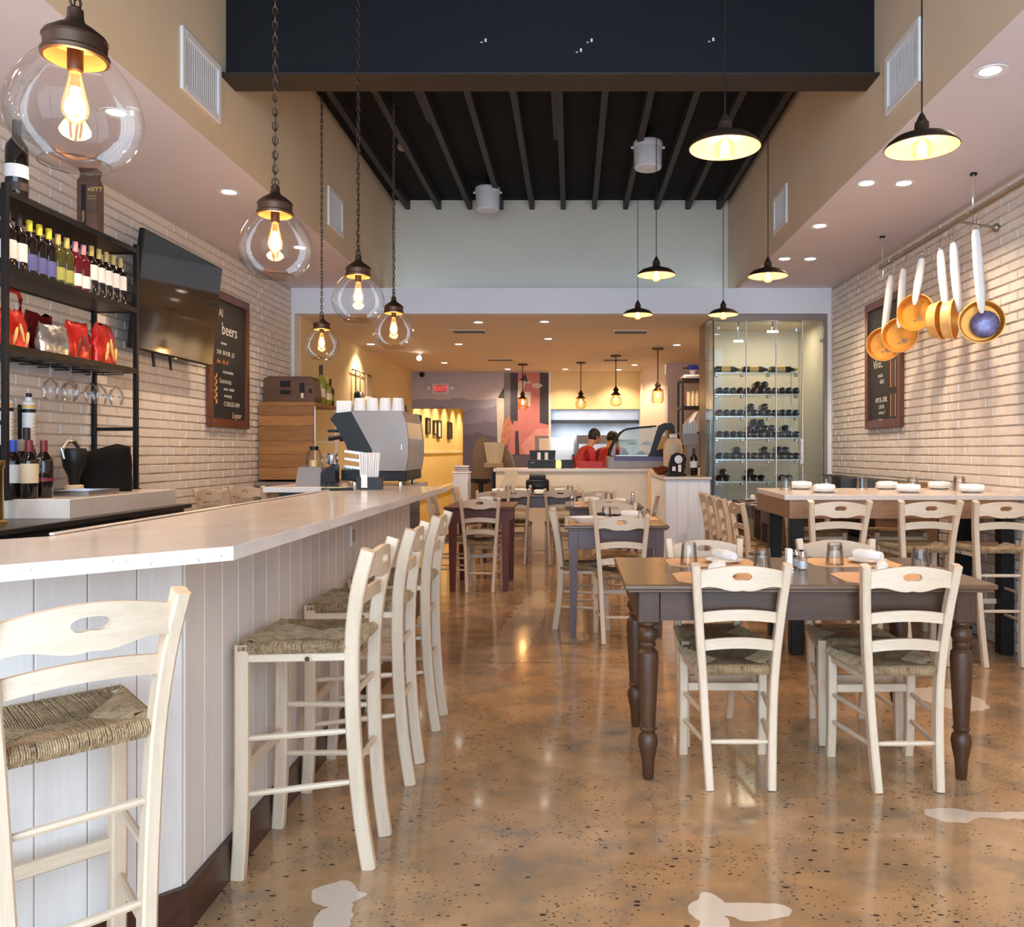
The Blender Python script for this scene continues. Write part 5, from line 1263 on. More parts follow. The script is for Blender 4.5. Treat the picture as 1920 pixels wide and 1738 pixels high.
for a in ((-.17, .17, -.1, -.09), (-.17, .17, .09, .1), (-.17, -.16, -.09, .09), (.16, .17, -.09, .09)): MB().box(*a, 0, .09, .003).build('side', 'red_shirt', t)
MB().box(-.16, .16, -.09, .09, 0, .01).build('floor_panel', 'red_shirt', t)
t = thing('condiment_bottle', 'brown sauce bottle on the service counter by the red crate', 'bottle', (.02, 11.05, zs_)); MB().lathe([(.03, 0), (.032, .09), (.014, .13), (.012, .16), (.0001, .16)], 14).build('glass_body', 'dark_red_foil', t, SM); MB().lathe([(.015, .16), (.015, .185), (.0001, .185)], 10).build('cap', 'black_plastic', t, SM)
t = thing('prep_bowl', 'white bowl of dough balls behind the counter edge', 'bowl', (-.04, 11.38, zs_)); MB().lathe([(.05, 0), (.10, .06), (.105, .065), (.09, .055), (.0001, .03)], 20, cap=False).build('bowl', 'ceramic', t, SM)
for i in range(5): MB().ball((.045*math.cos(i*1.26), .045*math.sin(i*1.26), .07), .03, 10, 6).build('dough', 'paper_white', t, SM)
# things on the side counter
t = thing('wood_bowl', 'reddish wooden bowl on the side counter', 'bowl', (1.10, 10.1, zr)); MB().lathe([(.05, 0), (.09, .03), (.12, .085), (.124, .09), (.11, .085), (.07, .03), (.0001, .02)], 24, cap=False).build('bowl', 'bowl_red', t, SM); MB().ball((.02, 0, .07), .06, 14, 8, (1.2, 1, .6)).build('fruit', 'dark_red_foil', t, SM)
t = thing('card_terminal', 'black card terminal with round screen on the side counter', 'terminal', (1.20, 9.45, zr), .2)
MB().prism([(-.10, .03), (.08, .03), (.11, .20), (.08, .25), (.0, .27), (-.06, .24), (-.09, .15)], -.02, .02, 'y').build('body', 'black_plastic', t); MB().ball((.015, -.018, .19), .05, 16, 8, (1, .2, 1)).build('screen', 'white_plastic', t, SM)
MB().box(-.06, -.02, -.023, -.02, .06, .11).box(.01, .045, -.023, -.02, .05, .13).build('sticker', 'paper_white', t); MB().box(-.12, .10, -.07, .07, 0, .03, .008).build('base', 'black_plastic', t)
b = bottle_proto('wine_bottle', .042, .32, 'bottle_dark', 'cap_dark', 'label_white', .09, .16); b.location = (1.41, 9.55, zr); b['label'] = 'dark bottle with round pale label standing on the side counter'
t = thing('candle_holder', 'pale saucer with a slim white candle on the side counter', 'candle', (1.44, 9.35, zr)); MB().lathe([(.03, 0), (.06, .01), (.0001, .012)], 18).build('saucer', 'label_cream', t, SM); MB().lathe([(.009, .011), (.009, .10), (.0001, .102)], 10).build('candle', 'label_cream', t, SM)
t = thing('grey_tub', 'tall grey plastic tub at the back of the side counter', 'tub', (1.27, 10.35, zr)); MB().lathe([(.09, 0), (.12, .03), (.125, .30), (.10, .40), (.07, .44), (.0001, .45)], 22).build('tub', 'wicker', t, SM); MB().lathe([(.05, .45), (.05, .5), (.0001, .5)], 14).build('lid', 'paper_white', t, SM)
t = thing('menu_holder', 'grey wall holder stuffed with paper menus above the tub', 'menu holder', (1.465, 10.15, zr))
MB().box(-.06, .06, -.05, .05, 0, .36, .004).build('column', 'taupe', t); MB().prism([(-.10, .36), (.07, .36), (.085, .50), (-.13, .50)], -.07, .07, 'y').build('trough', 'taupe', t)
for i in range(9): MB().box(-.10+i*.019, -.088+i*.019, -.05+.004*(i % 3), .03, .45, .62+.015*(i % 4)).build('menu', 'paper_white', t)
# black shelving behind
t = thing('black_shelving', 'black metal shelving unit before the lavender wall', 'shelf', (1.98, 12.4, 0))
for x in (-.35, .35):
    for y in (-.25, .25): MB().box(x-.015, x+.015, y-.015, y+.015, 0, 2.36).build('post', 'black_metal', t)
for z in (.3, 1.05, 1.55, 1.93, 2.34): MB().box(-.36, .36, -.26, .26, z, z+.035, .003).build('shelf_board', 'black_metal', t)
t = thing('paper_stack', 'stack of rolled paper sleeves on the black shelving', 'paper', (1.86, 12.3, 1.966))
for i in range(7): MB().lathe([(.03, 0), (.03, .22+.01*(i % 3))], 10, c=(-.12+i*.062, 0, 0)).build('sleeve', 'label_cream', t, SM)
t = thing('dark_sack', 'dark sack with paper sheets on the black shelving', 'sack', (1.90, 12.25, 1.586)); MB().prism([(-.20, 0), (.22, 0), (.24, .28), (.1, .31), (-.12, .28), (-.22, .15)], -.12, .12, 'y').build('sack', 'taupe', t); MB().prism([(-.22, .12), (-.1, .28), (-.05, .3), (-.14, .1)], -.13, -.122, 'y').build('paper', 'paper_white', t)
t = thing('carton_tray', 'white carton tray on top of the black shelving', 'tray', (1.98, 12.35, 2.376)); MB().box(-.33, .33, -.2, .2, 0, .05, .004).build('tray', 'paper_white', t); MB().box(-.31, .31, -.203, -.2, .01, .03).build('strip', 'taupe', t)
t = thing('blue_flower_pot', 'small pot with a blue flower on the white carton tray', 'pot', (1.80, 12.3, 2.427)); MB().lathe([(.035, 0), (.05, .08), (.0001, .08)], 14).build('pot', 'white_plastic', t, SM)
for i in range(6): MB().ball((.05*math.cos(i), .05*math.sin(i), .12), .035, 8, 5).build('petal', 'blue_item', t, SM)
MB().box(-.15, .15, -.02, .02, .10, .115, .004).build('twig', 'black_plastic', t)
t = thing('green_plant', 'small spiky green plant on the white carton tray', 'plant', (2.02, 12.3, 2.427)); MB().lathe([(.035, 0), (.05, .07), (.0001, .07)], 14).build('pot', 'white_plastic', t, SM)
for i in range(9): MB().sweep([(0, 0, .07), (.04*math.cos(i*.7), .04*math.sin(i*.7), .15), (.08*math.cos(i*.7), .08*math.sin(i*.7), .20)], [.008, .009, .001], 5).build('leaf', 'leaf', t)
# arched bread cabinet, basket, host stand, folder
t = thing('arched_cabinet', 'brown arched bread cabinet in front of the mural', 'cabinet', (-1.18, 12.6, 0))
MB().prism([(-.30, 0), (.0, 0), (.0, 1.12), (-.06, 1.22), (-.12, 1.47), (-.18, 1.51), (-.24, 1.47), (-.30, 1.30)], -.2, .2, 'y').build('side_panel', 'brown_arch', t)
MB().prism([(.0, 0)]+[(.0+.30*math.cos(a), 1.0+.45*math.sin(a)) for a in [i*PI/2/8 for i in range(9)]][::1]+[(.0, 1.45)], -.15, .25, 'y').prism([(0, 0), (.30, 0), (.30, 1.0), (0, 1.0)], -.15, .25, 'y').build('arch', 'brown_arch', t)
MB().box(-.0, .22, -.24, -.2, .85, 1.02).build('drawer', 'black_plastic', t)
t = thing('wicker_basket', 'pale ribbed basket on the arched cabinet', 'basket', (-1.14, 12.20, 1.13))
MB().lathe([(.10, 0), (.15, .30), (.145, .30), (.095, .01)], 24, cap=False).build('basket', 'wicker', t)
for i in range(14): a = 2*PI*i/14; MB().tube((.10*math.cos(a), .10*math.sin(a), 0), (.152*math.cos(a), .152*math.sin(a), .30), .005, 5).build('rib', 'label_cream', t)
MB().box(-.14, .14, -.14, .14, -.07, -.001, .004).build('stand', 'tan_box', t); MB().box(-.03, .03, -.03, .03, -1.13, -.07).build('stand_leg', 'black_plastic', t)
t = thing('host_stand', 'white pedestal stand beside the corridor', 'stand', (-1.50, 11.3, 0)); MB().box(-.10, .10, -.15, .15, 0, 1.0, .004).build('body', 'white_wall', t); MB().box(-.11, .11, -.16, .16, 1.0, 1.02, .004).build('top', 'white_trim', t)
t = thing('towel_pile', 'grey folded towels on the white pedestal', 'towels', (-1.50, 11.3, 1.0205))
for i in range(3): MB().box(-.09, .09, -.13, .13, i*.028, i*.028+.027, .012).build('towel', 'lavender_wall', t, 1.0)
t = thing('black_stool', 'small round black stool behind the wide rear table', 'stool', (-1.23, 11.2, 0)); MB().lathe([(.02, 0), (.15, .005), (.15, .02), (.03, .04), (.03, .85), (.14, .88), (.15, .93), (.0001, .95)], 20).build('seat', 'black_plastic', t, SM); MB().lathe([(.1, .3), (.11, .31), (.1, .32)], 20, cap=False).build('foot_ring', 'black_metal', t)
t = thing('menu_folder', 'cream menu folder leaning upright on the wide rear table', 'folder', (-.735, 10.205, HT_+.001), .0)
MB().prism([(-.16, 0), (.02, 0), (.08, .22), (.05, .27), (-.08, .29)], -.008, .008, 'y').build('cover', 'label_cream', t); MB().box(-.10, .0, .008, .06, 0, .006).build('stand', 'label_cream', t)
t = thing('till_printer', 'black till printer on the wide rear table', 'printer', (-.42, 10.16, HT_+.001)); MB().box(-.14, .14, -.08, .08, 0, .17, .02).build('body', 'black_plastic', t, 1.0); MB().lathe([(.05, -.10), (.05, .10)], 16, axis='x', c=(0, 0, .19)).build('roller', 'black_plastic', t, SM)

# ================================================================== WINE CABINET
wc = thing('wine_cabinet', 'tall glass wine cabinet in a metal frame', 'wine cabinet', (2.2, 9.3, 0))
def W(x0, x1, y0, y1, z0, z1, c=0): return MB().box(x0-2.2, x1-2.2, y0-9.3, y1-9.3, z0, z1, c)
W(1.56, 2.82, 9.12, 9.17, 2.745, 2.815).build('top_frame', 'steel_soft', wc); W(1.56, 2.82, 9.12, 9.17, 0, .06).build('bottom_frame', 'steel_soft', wc)
W(2.785, 2.82, 9.12, 9.17, .06, 2.745).build('side_frame', 'steel_soft', wc)
for x0, x1 in ((1.572, 1.925), (1.935, 2.255), (2.265, 2.545)): W(x0, x1, 9.135, 9.147, .06, 2.745).build('front_pane', 'pane_glass', wc)
W(2.555, 2.775, 9.135, 9.147, .07, 2.74).build('door_pane', 'pane_glass', wc); W(1.562, 1.572, 9.15, 9.66, .06, 2.745).build('side_pane', 'pane_glass', wc)
for x in (1.93, 2.26, 2.55): W(x-.005, x+.005, 9.13, 9.152, .06, 2.745).build('mullion', 'white_trim', wc)
W(1.560, 1.574, 9.13, 9.150, .06, 2.745).build('corner_post', 'dark_counter', wc)
W(1.575, 2.78, 10.14, 10.16, 0, 2.80).build('back_panel', 'cream_wall', wc); W(1.575, 1.84, 10.115, 10.139, 0, 2.55).build('white_panel', 'white_wall', wc)
W(2.785, 2.865, 9.18, 10.16, 0, 2.80).build('side_panel', 'cream_wall', wc); W(1.575, 2.78, 9.5, 10.13, 2.78, 2.80).build('ceiling_panel', 'cream_wall', wc)
W(2.53, 2.56, 9.12, 9.134, 1.15, 1.45, .003).build('door_handle', 'chrome', wc)
for x, z in ((1.62, 2.66), (2.50, 2.64), (2.76, 2.52)): W(x-.018, x+.018, 9.12, 9.16, z-.018, z+.018, .004).build('clamp', 'steel', wc)
W(1.86, 1.96, 9.45, 9.48, 2.55, 2.57).build('cabinet_lamp', 'tube_light', wc); W(2.24, 2.36, 9.45, 9.48, 2.66, 2.68).build('cabinet_lamp', 'tube_light', wc); W(1.9, 1.92, 9.455, 9.475, 2.57, 2.78).build('lamp_stem', 'steel', wc); W(2.29, 2.31, 9.455, 9.475, 2.68, 2.78).build('lamp_stem', 'steel', wc)
l = light('cabinet_light', 'AREA', (0, .25, 2.72), 4.5, (1, .86, .60), wc, shape='RECTANGLE', size=.8, size_y=.2)
shz = (2.176, 1.936, 1.690, 1.450, 1.210, .964)
for z in shz:
    s = W(1.60, 2.53, 9.19, 9.52, z-.012, z).build('glass_shelf', 'pane_glass', wc); W(1.595, 2.535, 9.180, 9.19, z-.013, z+.001).build('shelf_edge', 'steel', s)
    for x in (1.615, 1.90, 2.19, 2.50): W(x-.018, x+.018, 9.20, 9.26, z-.045, z-.0125, .006).build('shelf_clip', 'steel', s)
for x in (1.60, 2.53): W(x-.006, x+.006, 9.53, 9.545, .06, 2.3).build('shelf_upright', 'steel', wc)
wbp = thing('wine_bottle', '', 'bottle')
MB().lathe([(.0001, .012), (.022, .002), (.034, .0), (.0375, .006), (.0375, .19), (.034, .21), (.016, .245), (.014, .30), (.0001, .30)], 14, axis='y', cap=False).build('glass_body', 'bottle_dark', wbp, SM)
MB().lathe([(.0155, .25), (.0158, .302), (.0001, .303)], 10, axis='y', cap=False).build('capsule', 'cap_dark', wbp, SM)
MB().lathe([(.038, .06), (.038, .14)], 14, axis='y', cap=False).build('label', 'label_white', wbp, SM)
WBP = Proto(wbp)
names = ('', 'second', 'third', 'fourth', 'fifth', 'bottom')
def lay(i, x, z, lab=None): WBP.put((x, 9.195, z+.0385), 0, 'dark wine bottle %s on the %s glass shelf, %s pane' % ('stacked' if z > shz[i]+.01 else 'lying', names[i], 'side counter' if x < 1.93 else 'middle' if x < 2.26 else 'door side'), 'wine bottles lying in the glass cabinet')
gb = thing('wine_bottle', '', 'bottle')
MB().lathe([(.0001, .012), (.034, .0), (.0375, .006), (.0375, .19), (.034, .21), (.016, .245), (.014, .30), (.0001, .30)], 14, axis='x', cap=False).build('glass_body', 'bottle_dark', gb, SM); MB().lathe([(.038, .06), (.038, .16)], 14, axis='x', cap=False).build('label', 'gold_print', gb, SM); MB().lathe([(.0155, .25), (.0158, .302), (.0001, .303)], 10, axis='x', cap=False).build('capsule', 'cap_gold', gb, SM)
GB = Proto(gb)
for x in (1.61, 1.925, 2.225):
    for y in (9.25, 9.34): GB.put((x, y, shz[0]+.039), 0, 'gold labelled wine bottle lying lengthwise on the top glass shelf', 'gold labelled bottles in the glass cabinet')
r_ = .0775
for i in range(12):
    lay(1, 1.65+i*r_, shz[1]); lay(2, 1.65+i*r_, shz[2]); lay(3, 1.65+i*r_, shz[3]); lay(4, 1.65+i*r_, shz[4])
for i in (5, 6): lay(1, 1.65+(i+.5)*r_, shz[1]+.067)
for i in (4, 6): lay(2, 1.65+(i+.5)*r_, shz[2]+.067)
for i in (4, 5, 6, 7, 9): lay(3, 1.65+(i+.5)*r_, shz[3]+.067)
for i in (5, 6): lay(3, 1.65+(i+.0)*r_, shz[3]+.134)
for i in (2, 6, 8, 9): lay(4, 1.65+(i+.5)*r_, shz[4]+.067)
for i in (0, 1, 4, 5, 6, 9, 10): lay(5, 1.65+i*r_, shz[5])
for i in (0, 4): lay(5, 1.65+(i+.5)*r_, shz[5]+.067)
struct('wall_cabinet_pier', 'brown pier behind the wine cabinet', MB().box(1.565, 1.60, 9.68, 10.14, 0, ZL), 'taupe')

# ================================================================== PAN RAIL
rl = thing('pan_rail', 'metal hanging rail along the brick wall', 'rail', (2.60, 5.5, 2.85))
MB().tube((0, -2.6, 0), (0, 1.47, 0), .020, 12).build('bar', 'rail_metal', rl, SM)
for y in (1.42, -.15, -2.2):
    MB().tube((0, y, 0), (0, y, .248), .007).build('ceiling_rod', 'chrome', rl, SM); MB().lathe([(.022, .235), (.022, .249)], 12, c=(0, y, 0)).build('rod_cap', 'black_plastic', rl)
MB().tube((0, .05, -.01), (.25, .05, -.05), .009).build('wall_arm', 'rail_metal', rl, SM); MB().ball((.25, .05, -.05), .03, 10, 6).build('arm_end', 'rail_metal', rl, SM)
def pan(y, zc, tx, yaw, lab, filled=False, hl=.38, roll=0):
    t = thing('hanging_pan', lab, 'pan', (2.60, y, 2.752), 0, 'copper coloured pans hanging on the rail'); t.rotation_euler = (0, roll, yaw)
    r = .135; hl = 2.752-zc-.165
    MB().lathe([(.0001, .055), (r*.80, .055), (r*.88, .048), (r, -.02), (r*.985, -.022), (r*.85, .042), (.0001, .047)], 32, axis='y', cap=False).build('bowl', 'copper', t, SM)
    MB().lathe([(r*.975, -.021), (r*1.02, -.02), (r*1.035, -.012), (r*1.0, -.006)], 32, axis='y', cap=False).build('rim', 'copper_rim', t, SM)
    MB().lathe([(r*1.003, -.02), (r*.90, .048)], 32, axis='y', cap=False).build('side_band', 'copper_rim', t, SM)
    MB().sweep([(0, -.045, r-.085), (0, -.044, r-.05), (0, -.035, r+.05), (0, -.022, r+hl*.5), (0, -.015, r+hl*.88), (0, -.012, r+hl)], [.010, .022, .028, .030, .027, .019], 14).build('handle', 'cloth_white', t, SM)
    MB().sweep([(.018*math.cos(2*PI*k/10), -.012, r+hl+.012+.018*math.sin(2*PI*k/10)) for k in range(10)], .004, 6, closed=True, up=(0, 1, 0)).build('hanging_ring', 'chrome', t, SM)
    if filled: MB().ball((.02, .005, -.015), .088, 16, 8, (1, .35, 1)).build('reflection_shape', 'purple_reflection', t, SM)  # purple-blue reflection in the pan, put in as a coloured shape
    else: MB().box(.0, .045, .044, .0465, -.06, -.02, .001).box(-.03, -.005, .044, .0465, -.08, -.05, .001).build('burn_mark', 'tan_box', t)
    for c in kids(t): c.location = (0, 0, zc-2.752)
    return t
PN = [(6.72, 2.17, -.02, -.55, 'copper coloured pan hanging over the blackboard edge at the rail end', False, .37, .10), (6.47, 2.21, -.02, -.6, 'copper coloured pan hanging second along the rail, overlapping the end pan', False, .34, .05),
      (6.12, 2.33, -.0, -.75, 'copper coloured pan hanging highest in the middle of the row', False, .24, .12), (5.86, 2.23, .0, .75, 'copper coloured pan turned edge on beside the middle pan', False, .33, -.04), (5.66, 2.20, .02, .95, 'copper coloured pan turned edge on under the wall arm', False, .36, .0), (5.33, 2.13, .0, -.35, 'copper coloured pan with a painted purple reflection inside', True, .43, -.06)]
for p in PN: pan(*p)
hk = thing('s_hook', '', 'hook'); MB().sweep([(.018*math.cos(a)*1.1, 0, .018*math.sin(a)*1.1) for a in [PI*1.1-PI*1.1*i/8 for i in range(9)]]+[(.02, 0, -.03), (.012, 0, -.075)]+[(.0+.014*math.cos(a), 0, -.09+.014*math.sin(a)) for a in [.2-PI*1.15*i/8 for i in range(9)]], .0032, 6, up=(0, 1, 0)).build('wire', 'chrome', hk, SM); HK = Proto(hk)
for y in (6.95, 6.72, 6.47, 6.12, 5.86, 5.72, 5.66, 5.39, 5.33): HK.put((2.60, y, 2.85), random.uniform(-.4, .9), 'steel s-shaped hook on the hanging rail', 'hooks on the hanging rail')

# ================================================================== MURAL, EXIT SIGN, CORRIDOR PICTURES
def mural_mat():
    n = N('mural_print'); v = n.coord(); sp = n.new('ShaderNodeSeparateXYZ'); n.link(v, sp.inputs[0]); X_, Z_ = sp.outputs[0], sp.outputs[2]
    c = n.ramp(n.math('MULTIPLY', n.math('SUBTRACT', Z_, 2.1), 1.4), [(0, (.62, .57, .58)), (.6, (.50, .47, .52)), (1, (.40, .39, .46))])
    for base, amp, sc_, off, cl in ((2.30, .16, 1.3, 3.0, (.34, .32, .40)), (2.12, .30, 1.7, 9.0, (.24, .22, .30)), (1.86, .34, 2.3, 14.0, (.17, .15, .21)), (1.62, .3, 3.1, 21., (.11, .095, .135))):
        cb = n.new('ShaderNodeCombineXYZ'); n.link(n.math('MULTIPLY', X_, sc_), cb.inputs[0]); cb.inputs[1].default_value = off
        h = n.math('ADD', n.math('MULTIPLY', n.math('SUBTRACT', n.noise(cb.outputs[0], 1, 4), .5), amp*2), base)
        m = n.math('GREATER_THAN', h, Z_); c = n.mix(m, c, cl)
    n.col(c); n.set(rough=.6); M['mural_print'] = n.m
mural_mat()
mu = thing('wall_mural', 'printed landscape mural with misty hills and pink collage', 'mural', (0, YB, 0))
MB().box(-2.08, -.44, -.006, 0, .02, ZL-.002).box(-3.045, -2.08, -.006, 0, 2.116, ZL-.002).build('print_panel', 'mural_print', mu)
plain('m_grey', (.20, .18, .19), .6); plain('m_black', (.045, .04, .055), .6); plain('m_pink', (.56, .20, .19), .6); plain('m_pink2', (.68, .32, .29), .6); plain('m_cream', (.62, .54, .47), .6); plain('m_orange', (.55, .22, .13), .6, var=.4, scale=18)
def mp_(poly, m, k=1): MB().prism([((px-1072)*15.8/1550, 1.3-(py-846)*15.8/1550) for px, py in poly], -.006-.0012*k, -.006, 'y').build('printed_shape', m, mu)
mp_([(931, 745), (945, 738), (945, 835), (933, 835)], 'm_cream'); mp_([(945, 699), (957, 699), (957, 800), (945, 830)], 'm_grey'); mp_([(957, 699), (971, 699), (971, 800), (957, 800)], 'm_black')
mp_([(971, 699), (1012, 699), (1012, 800), (971, 800)], 'm_pink'); mp_([(1012, 699), (1030, 699), (1030, 797), (1012, 797)], 'm_black'); mp_([(963, 789), (1000, 790), (1030, 797), (1030, 852), (950, 852)], 'm_pink', 2)
mp_([(976, 835), (1006, 805), (1030, 802), (1030, 852), (985, 852)], 'm_pink2', 3); mp_([(1003, 817), (1030, 817), (1030, 852), (1003, 852)], 'm_grey', 4); mp_([(1011, 822), (1030, 822), (1030, 852), (1011, 852)], 'm_cream', 5)
mp_([(944, 790), (955, 780), (962, 800), (952, 835), (938, 835)], 'm_orange', 3); mp_([(945, 726), (933, 746), (946, 747)], 'm_black', 3); mp_([(972, 716), (990, 712), (998, 719), (985, 719), (976, 745), (970, 745)], 'm_cream', 3); mp_([(975, 712), (985, 700), (990, 716)], 'm_black', 4)
mp_([(998, 720), (1010, 718), (1018, 723), (1010, 728), (998, 727)], 'm_cream', 4); mp_([(983, 735), (996, 735), (994, 762), (984, 760)], 'm_cream', 4); mp_([(966, 808), (972, 808), (974, 852), (966, 852)], 'm_black', 5)
ex = thing('exit_sign', 'white exit sign with glowing red letters over the corridor', 'exit sign', (-2.50, YB-.010, 2.40))
MB().box(-.16, .16, -.04, 0, 0, .19, .008).build('housing', 'white_trim', ex); MB().box(-.125, .125, -.044, -.04, .02, .17).build('light_panel', 'cap_pink', ex)
me = text_mesh('EXIT', .13); me.materials.append(M['exit_red']); mobj('letters', me, ex, (-.125, -.0455, .05), (PI/2, 0, 0), )
for s in (-1, 1): MB().lathe([(.04, -.05), (.05, .0), (.0001, .01)], 14, axis='y', c=(s*.22, -.01, .10)).tube((s*.16, -.02, .1), (s*.2, -.02, .1), .012).build('emergency_lamp', 'white_plastic', ex, SM)
t = thing('security_camera', 'small black dome camera high on the mural', 'camera', (-2.86, YB-.011, 2.76)); MB().ball((0, -.03, 0), .045, 14, 8).build('dome', 'black_plastic', t, SM); MB().lathe([(.05, 0), (.05, -.02)], 14, axis='y').build('base', 'black_metal', t)
pics = ((16.0, 16.55, 1.60, 2.02, 'chalk_black', 'first'), (17.2, 17.6, 1.66, 2.0, 'taupe', 'second'), (18.1, 18.5, 1.66, 1.98, 'label_cream', 'third'), (18.6, 19.1, 1.60, 2.0, 'paper_white', 'fourth'), (20.2, 20.8, 1.6, 2.02, 'chalk_black', 'fifth'))
for y0, y1, z0, z1, m, nm in pics:
    t = thing('framed_picture', 'small framed picture on the corridor wall, %s from the exit sign' % nm, 'picture', (-3.05, (y0+y1)/2, z0), 0, 'pictures along the corridor'); h = (y1-y0)/2
    for a in ((-h, h, 0, .03), (-h, h, z1-z0-.03, z1-z0), (-h, -h+.03, .03, z1-z0-.03), (h-.03, h, .03, z1-z0-.03)): MB().box(0, .05, *a).build('frame_bar', 'chalk_black', t)
    MB().box(.0, .03, -h+.03, h-.03, .03, z1-z0-.03).build('image', m, t)
for y in (16.3, 17.4, 18.5, 19.8, 21.2, 22.4): light('corridor_spot', 'SPOT', (-2.45, y, 2.58), 45, (1, .76, .44), None, spot_size=math.radians(110), spot_blend=.6, shadow_soft_size=.03).rotation_euler = (0, .30, 0)

# ================================================================== KITCHEN
t = thing('extractor_hood', 'long stainless extractor hood over the kitchen range', 'hood', (.55, 16.9, 1.90)); MB().prism([(-.5, .0), (.5, .0), (.5, .10), (.3, .30), (-.5, .30)], -1.12, 1.12, 'x').build('canopy', 'brushed', t); MB().box(-1.12, 1.12, -.52, -.5, -.05, .02).build('lip', 'dark_counter', t); MB().tube((-.35, 0, .3), (-.35, 0, .88), .15, 16).build('duct', 'brushed', t, SM)
for x in (-.6, .5): MB().box(x-.3, x+.3, -.1, .0, -.012, -.0005).build('hood_lamp', 'tube_light', t)
for x in (-.05, 1.05): light('kitchen_light', 'AREA', (x, 16.85, 1.87), 7, (.92, .97, 1), None, shape='RECTANGLE', size=.6, size_y=.2)
t = thing('kitchen_range', 'stainless range and oven under the extractor hood', 'range', (.75, 17.9, 0)); MB().box(-.6, .6, -.4, .4, .1, .92, .006).build('body', 'brushed', t); MB().box(-.6, .6, .3, .4, .92, 1.5, .005).build('splash_back', 'brushed', t); MB().box(-.5, .5, -.42, -.4, .2, .7, .005).build('oven_door', 'steel_soft', t); MB().tube((-.45, -.45, .72), (.45, -.45, .72), .015).build('handle', 'chrome', t, SM); MB().box(-.6, .6, -.4, .3, 0, .1).build('plinth', 'black_metal', t)
MB().box(-.65, .65, -.1, .3, 1.55, 1.6, .004).build('warming_shelf', 'steel', t)
t = thing('steel_fridge', 'tall pale steel refrigerator in the kitchen corner', 'refrigerator', (-.25, 17.4, 0)); MB().box(-.3, .3, -.4, .4, .1, 1.58, .008).build('body', 'white_wall', t); d = MB().box(-.29, .29, -.43, -.4, .12, 1.56, .006).build('door', 'white_wall', t); MB().tube((.24, -.46, .8), (.24, -.46, 1.2), .012).build('handle', 'chrome', d, SM); MB().box(-.28, .28, -.35, .38, 0, .1).build('plinth', 'black_metal', t)
t = thing('oven_cabinet', 'stainless deck oven on a stand behind the workers', 'oven', (.42, 16.9, 0)); MB().box(-.32, .32, -.35, .35, .9, 1.62, .006).build('body', 'steel_soft', t); MB().box(-.28, .28, -.37, -.35, 1.15, 1.45, .005).build('door', 'brushed', t); MB().box(-.28, .28, -.365, -.35, .95, 1.1, .004).build('panel', 'steel', t)
for x in (-.29, .29): MB().box(x-.02, x+.02, -.3, .3, 0, .9).build('leg', 'steel', t)
# ------------------------------------------------------------------ kitchen workers
def skin(verts, edges, radii, name, m, parent, sub=2, root=0):
    me = bpy.data.meshes.new(name); me.from_pydata(verts, edges, []); o = bpy.data.objects.new(name, me); COL.objects.link(o)
    md = o.modifiers.new('skin', 'SKIN'); md.use_smooth_shade = True
    for i, r in enumerate(radii): me.skin_vertices[0].data[i].radius = (r, r) if isinstance(r, (int, float)) else r
    me.skin_vertices[0].data[root].use_root = True
    s = o.modifiers.new('sub', 'SUBSURF'); s.levels = sub; s.render_levels = sub
    dg = bpy.context.evaluated_depsgraph_get(); m2 = bpy.data.meshes.new_from_object(o.evaluated_get(dg)); bpy.data.objects.remove(o); bpy.data.meshes.remove(me)
    m2.materials.clear(); m2.materials.append(M[m])
    for p in m2.polygons: p.use_smooth = True
    r = bpy.data.objects.new(name, m2); COL.objects.link(r); r.parent = parent; return r
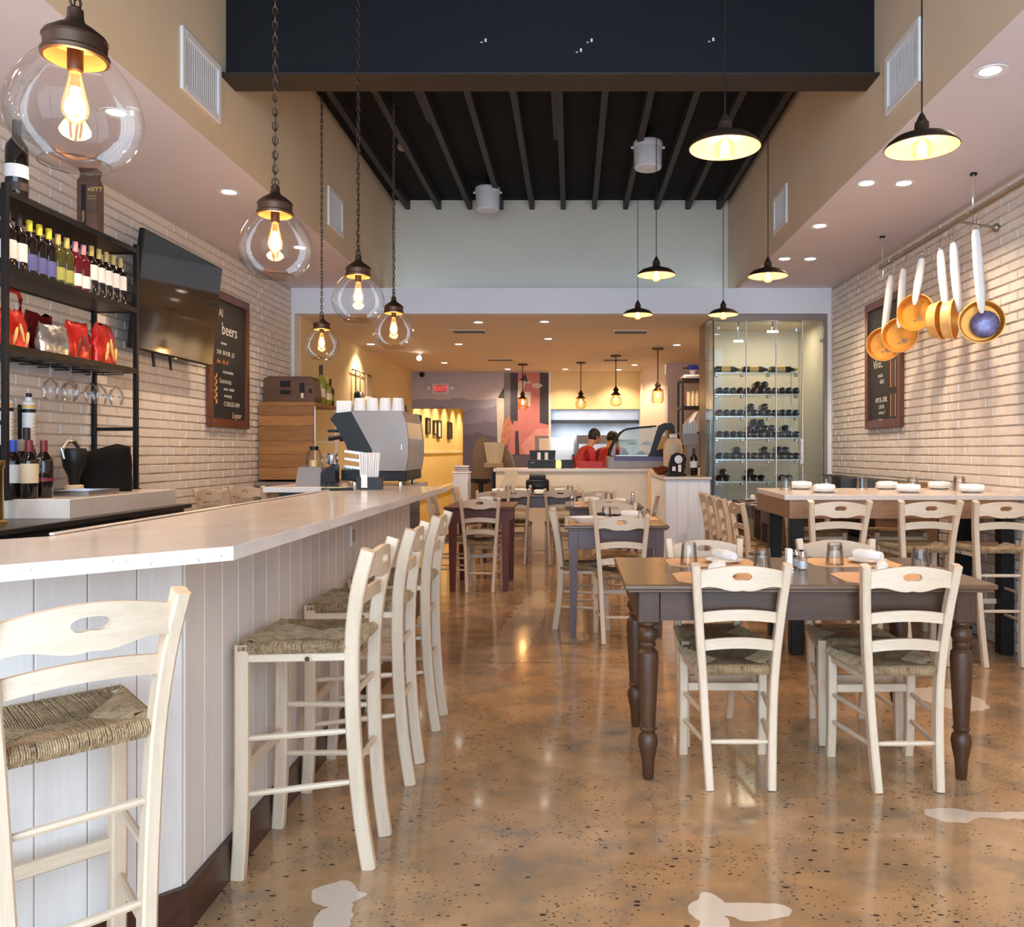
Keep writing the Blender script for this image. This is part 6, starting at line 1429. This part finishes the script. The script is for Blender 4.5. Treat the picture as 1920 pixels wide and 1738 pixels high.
def person(x, y, rz, lab, lean=.12, k=.93, hairlong=False):
    t = thing('person', lab, 'person', (x, y, 0), rz, 'workers in the kitchen'); S = lambda *a: tuple(c*k for c in a)
    l = lean   # faces local +y and bends forward at the hips
    V = [S(0, 0, .92), S(0, l*.3, 1.08), S(0, l*.8, 1.26), S(0, l*1.2, 1.40), S(0, l*1.4, 1.49), S(0, l*1.6+.02, 1.58), S(0, l*1.7+.03, 1.66)]
    E_ = [(i, i+1) for i in range(6)]; R_ = [.13, .12, .135, .10, .052, .075, .07]
    for s in (-1, 1):
        b = len(V); V += [S(s*.18, l*1.15, 1.40), S(s*.22, l*1.1+.03, 1.13), S(s*.17, l+.24, 1.04), S(s*.15, l+.32, 1.03), S(s*.15, l+.39, 1.01)]; E_ += [(3, b), (b, b+1), (b+1, b+2), (b+2, b+3), (b+3, b+4)]; R_ += [.062, .045, .034, .034, .022]
        b = len(V); V += [S(s*.10, 0, .86), S(s*.11, .02, .48), S(s*.11, -.01, .08), S(s*.11, .10, .04)]; E_ += [(0, b), (b, b+1), (b+1, b+2), (b+2, b+3)]; R_ += [.10, .065, .045, .04]
    bd = skin([tuple(c*1 for c in v) for v in V], E_, [r*k for r in R_], 'body', 'skin', t)
    # head with face
    hc = S(0, l*1.7+.035, 1.635)
    hd = MB().ball(hc, .098*k, 18, 12, (.80, .98, 1.18)); hd.build('head', 'skin', t, SM)
    f = MB().ball((hc[0], hc[1]+.098*k, hc[2]-.012), .016*k, 8, 6, (.8, 1.1, 1.4)); f.build('nose', 'skin', t, SM)
    for s in (-1, 1):
        MB().ball((s*.032*k, hc[1]+.085*k, hc[2]+.012), .011*k, 8, 5, (1.2, .6, .7)).build('eye', 'hair', t, SM); MB().ball((s*.079*k, hc[1], hc[2]), .022*k, 8, 6, (.4, .8, 1.3)).build('ear', 'skin', t, SM)
        for q in range(5):
            a = (q-2)*.012*k; bx, by, bz = s*.15*k, (l+.39)*k, 1.01*k
            if q < 4: MB().sweep([(bx+a, by, bz), (bx+a*1.2, by+.035*k, bz-.008), (bx+a*1.2, by+.055*k, bz-.026)], [.0085*k, .008*k, .006*k], 6).build('finger', 'skin', t, SM)
            else: MB().sweep([(bx-s*.024*k, by-.03*k, bz), (bx-s*.045*k, by, bz-.004), (bx-s*.045*k, by+.02*k, bz-.01)], [.009*k, .008*k, .006*k], 6).build('thumb', 'skin', t, SM)
    MB().box(-.022*k, .022*k, hc[1]+.086*k, hc[1]+.090*k, hc[2]-.052, hc[2]-.044).build('mouth', 'bowl_red', t)
    h = MB().ball((hc[0], hc[1]-.014*k, hc[2]+.022*k), .106*k, 18, 12, (.84, 1.0, 1.12)); h.v = [(a, min(b, hc[1]+.055*k) if c < hc[2]+.05*k else b, max(c, hc[2]-.05*k) if b > hc[1]-.02 else c) for a, b, c in h.v]; h.build('hair', 'hair', t, SM)
    if hairlong: MB().ball((hc[0], hc[1]-.11*k, hc[2]+.02), .05*k, 10, 8).build('hair_bun', 'hair', t, SM)
    sv = [S(0, .0, .88), S(0, l*.3, 1.08), S(0, l*.8, 1.26), S(0, l*1.2, 1.405)]; se = [(0, 1), (1, 2), (2, 3)]; sr = [.15, .135, .15, .105]
    for s in (-1, 1): b = len(sv); sv += [S(s*.185, l*1.15, 1.40), S(s*.215, l*1.1+.02, 1.20)]; se += [(3, b), (b, b+1)]; sr += [.078, .064]
    skin(sv, se, [r*k for r in sr], 'shirt', 'red_shirt', t)
    tv_ = [S(0, 0, .90)]; te = []; trr = [.145]
    for s in (-1, 1): b = len(tv_); tv_ += [S(s*.10, 0, .82), S(s*.11, .02, .48), S(s*.11, -.01, .10)]; te += [(0, b), (b, b+1), (b+1, b+2)]; trr += [.115, .085, .065]
    skin(tv_, te, [r*k for r in trr], 'trousers', 'apron_dark', t)
    return t
person(.03, 12.42, -1.2, 'person in a red shirt with dark hair bending over the counter toward the display case', .20, .93)
person(.46, 13.02, -.4, 'person in a red shirt bending down beside the display case', .30, .92, True)
person(.78, 13.75, .4, 'person with dark hair standing further back by the kitchen opening', .12, .93)
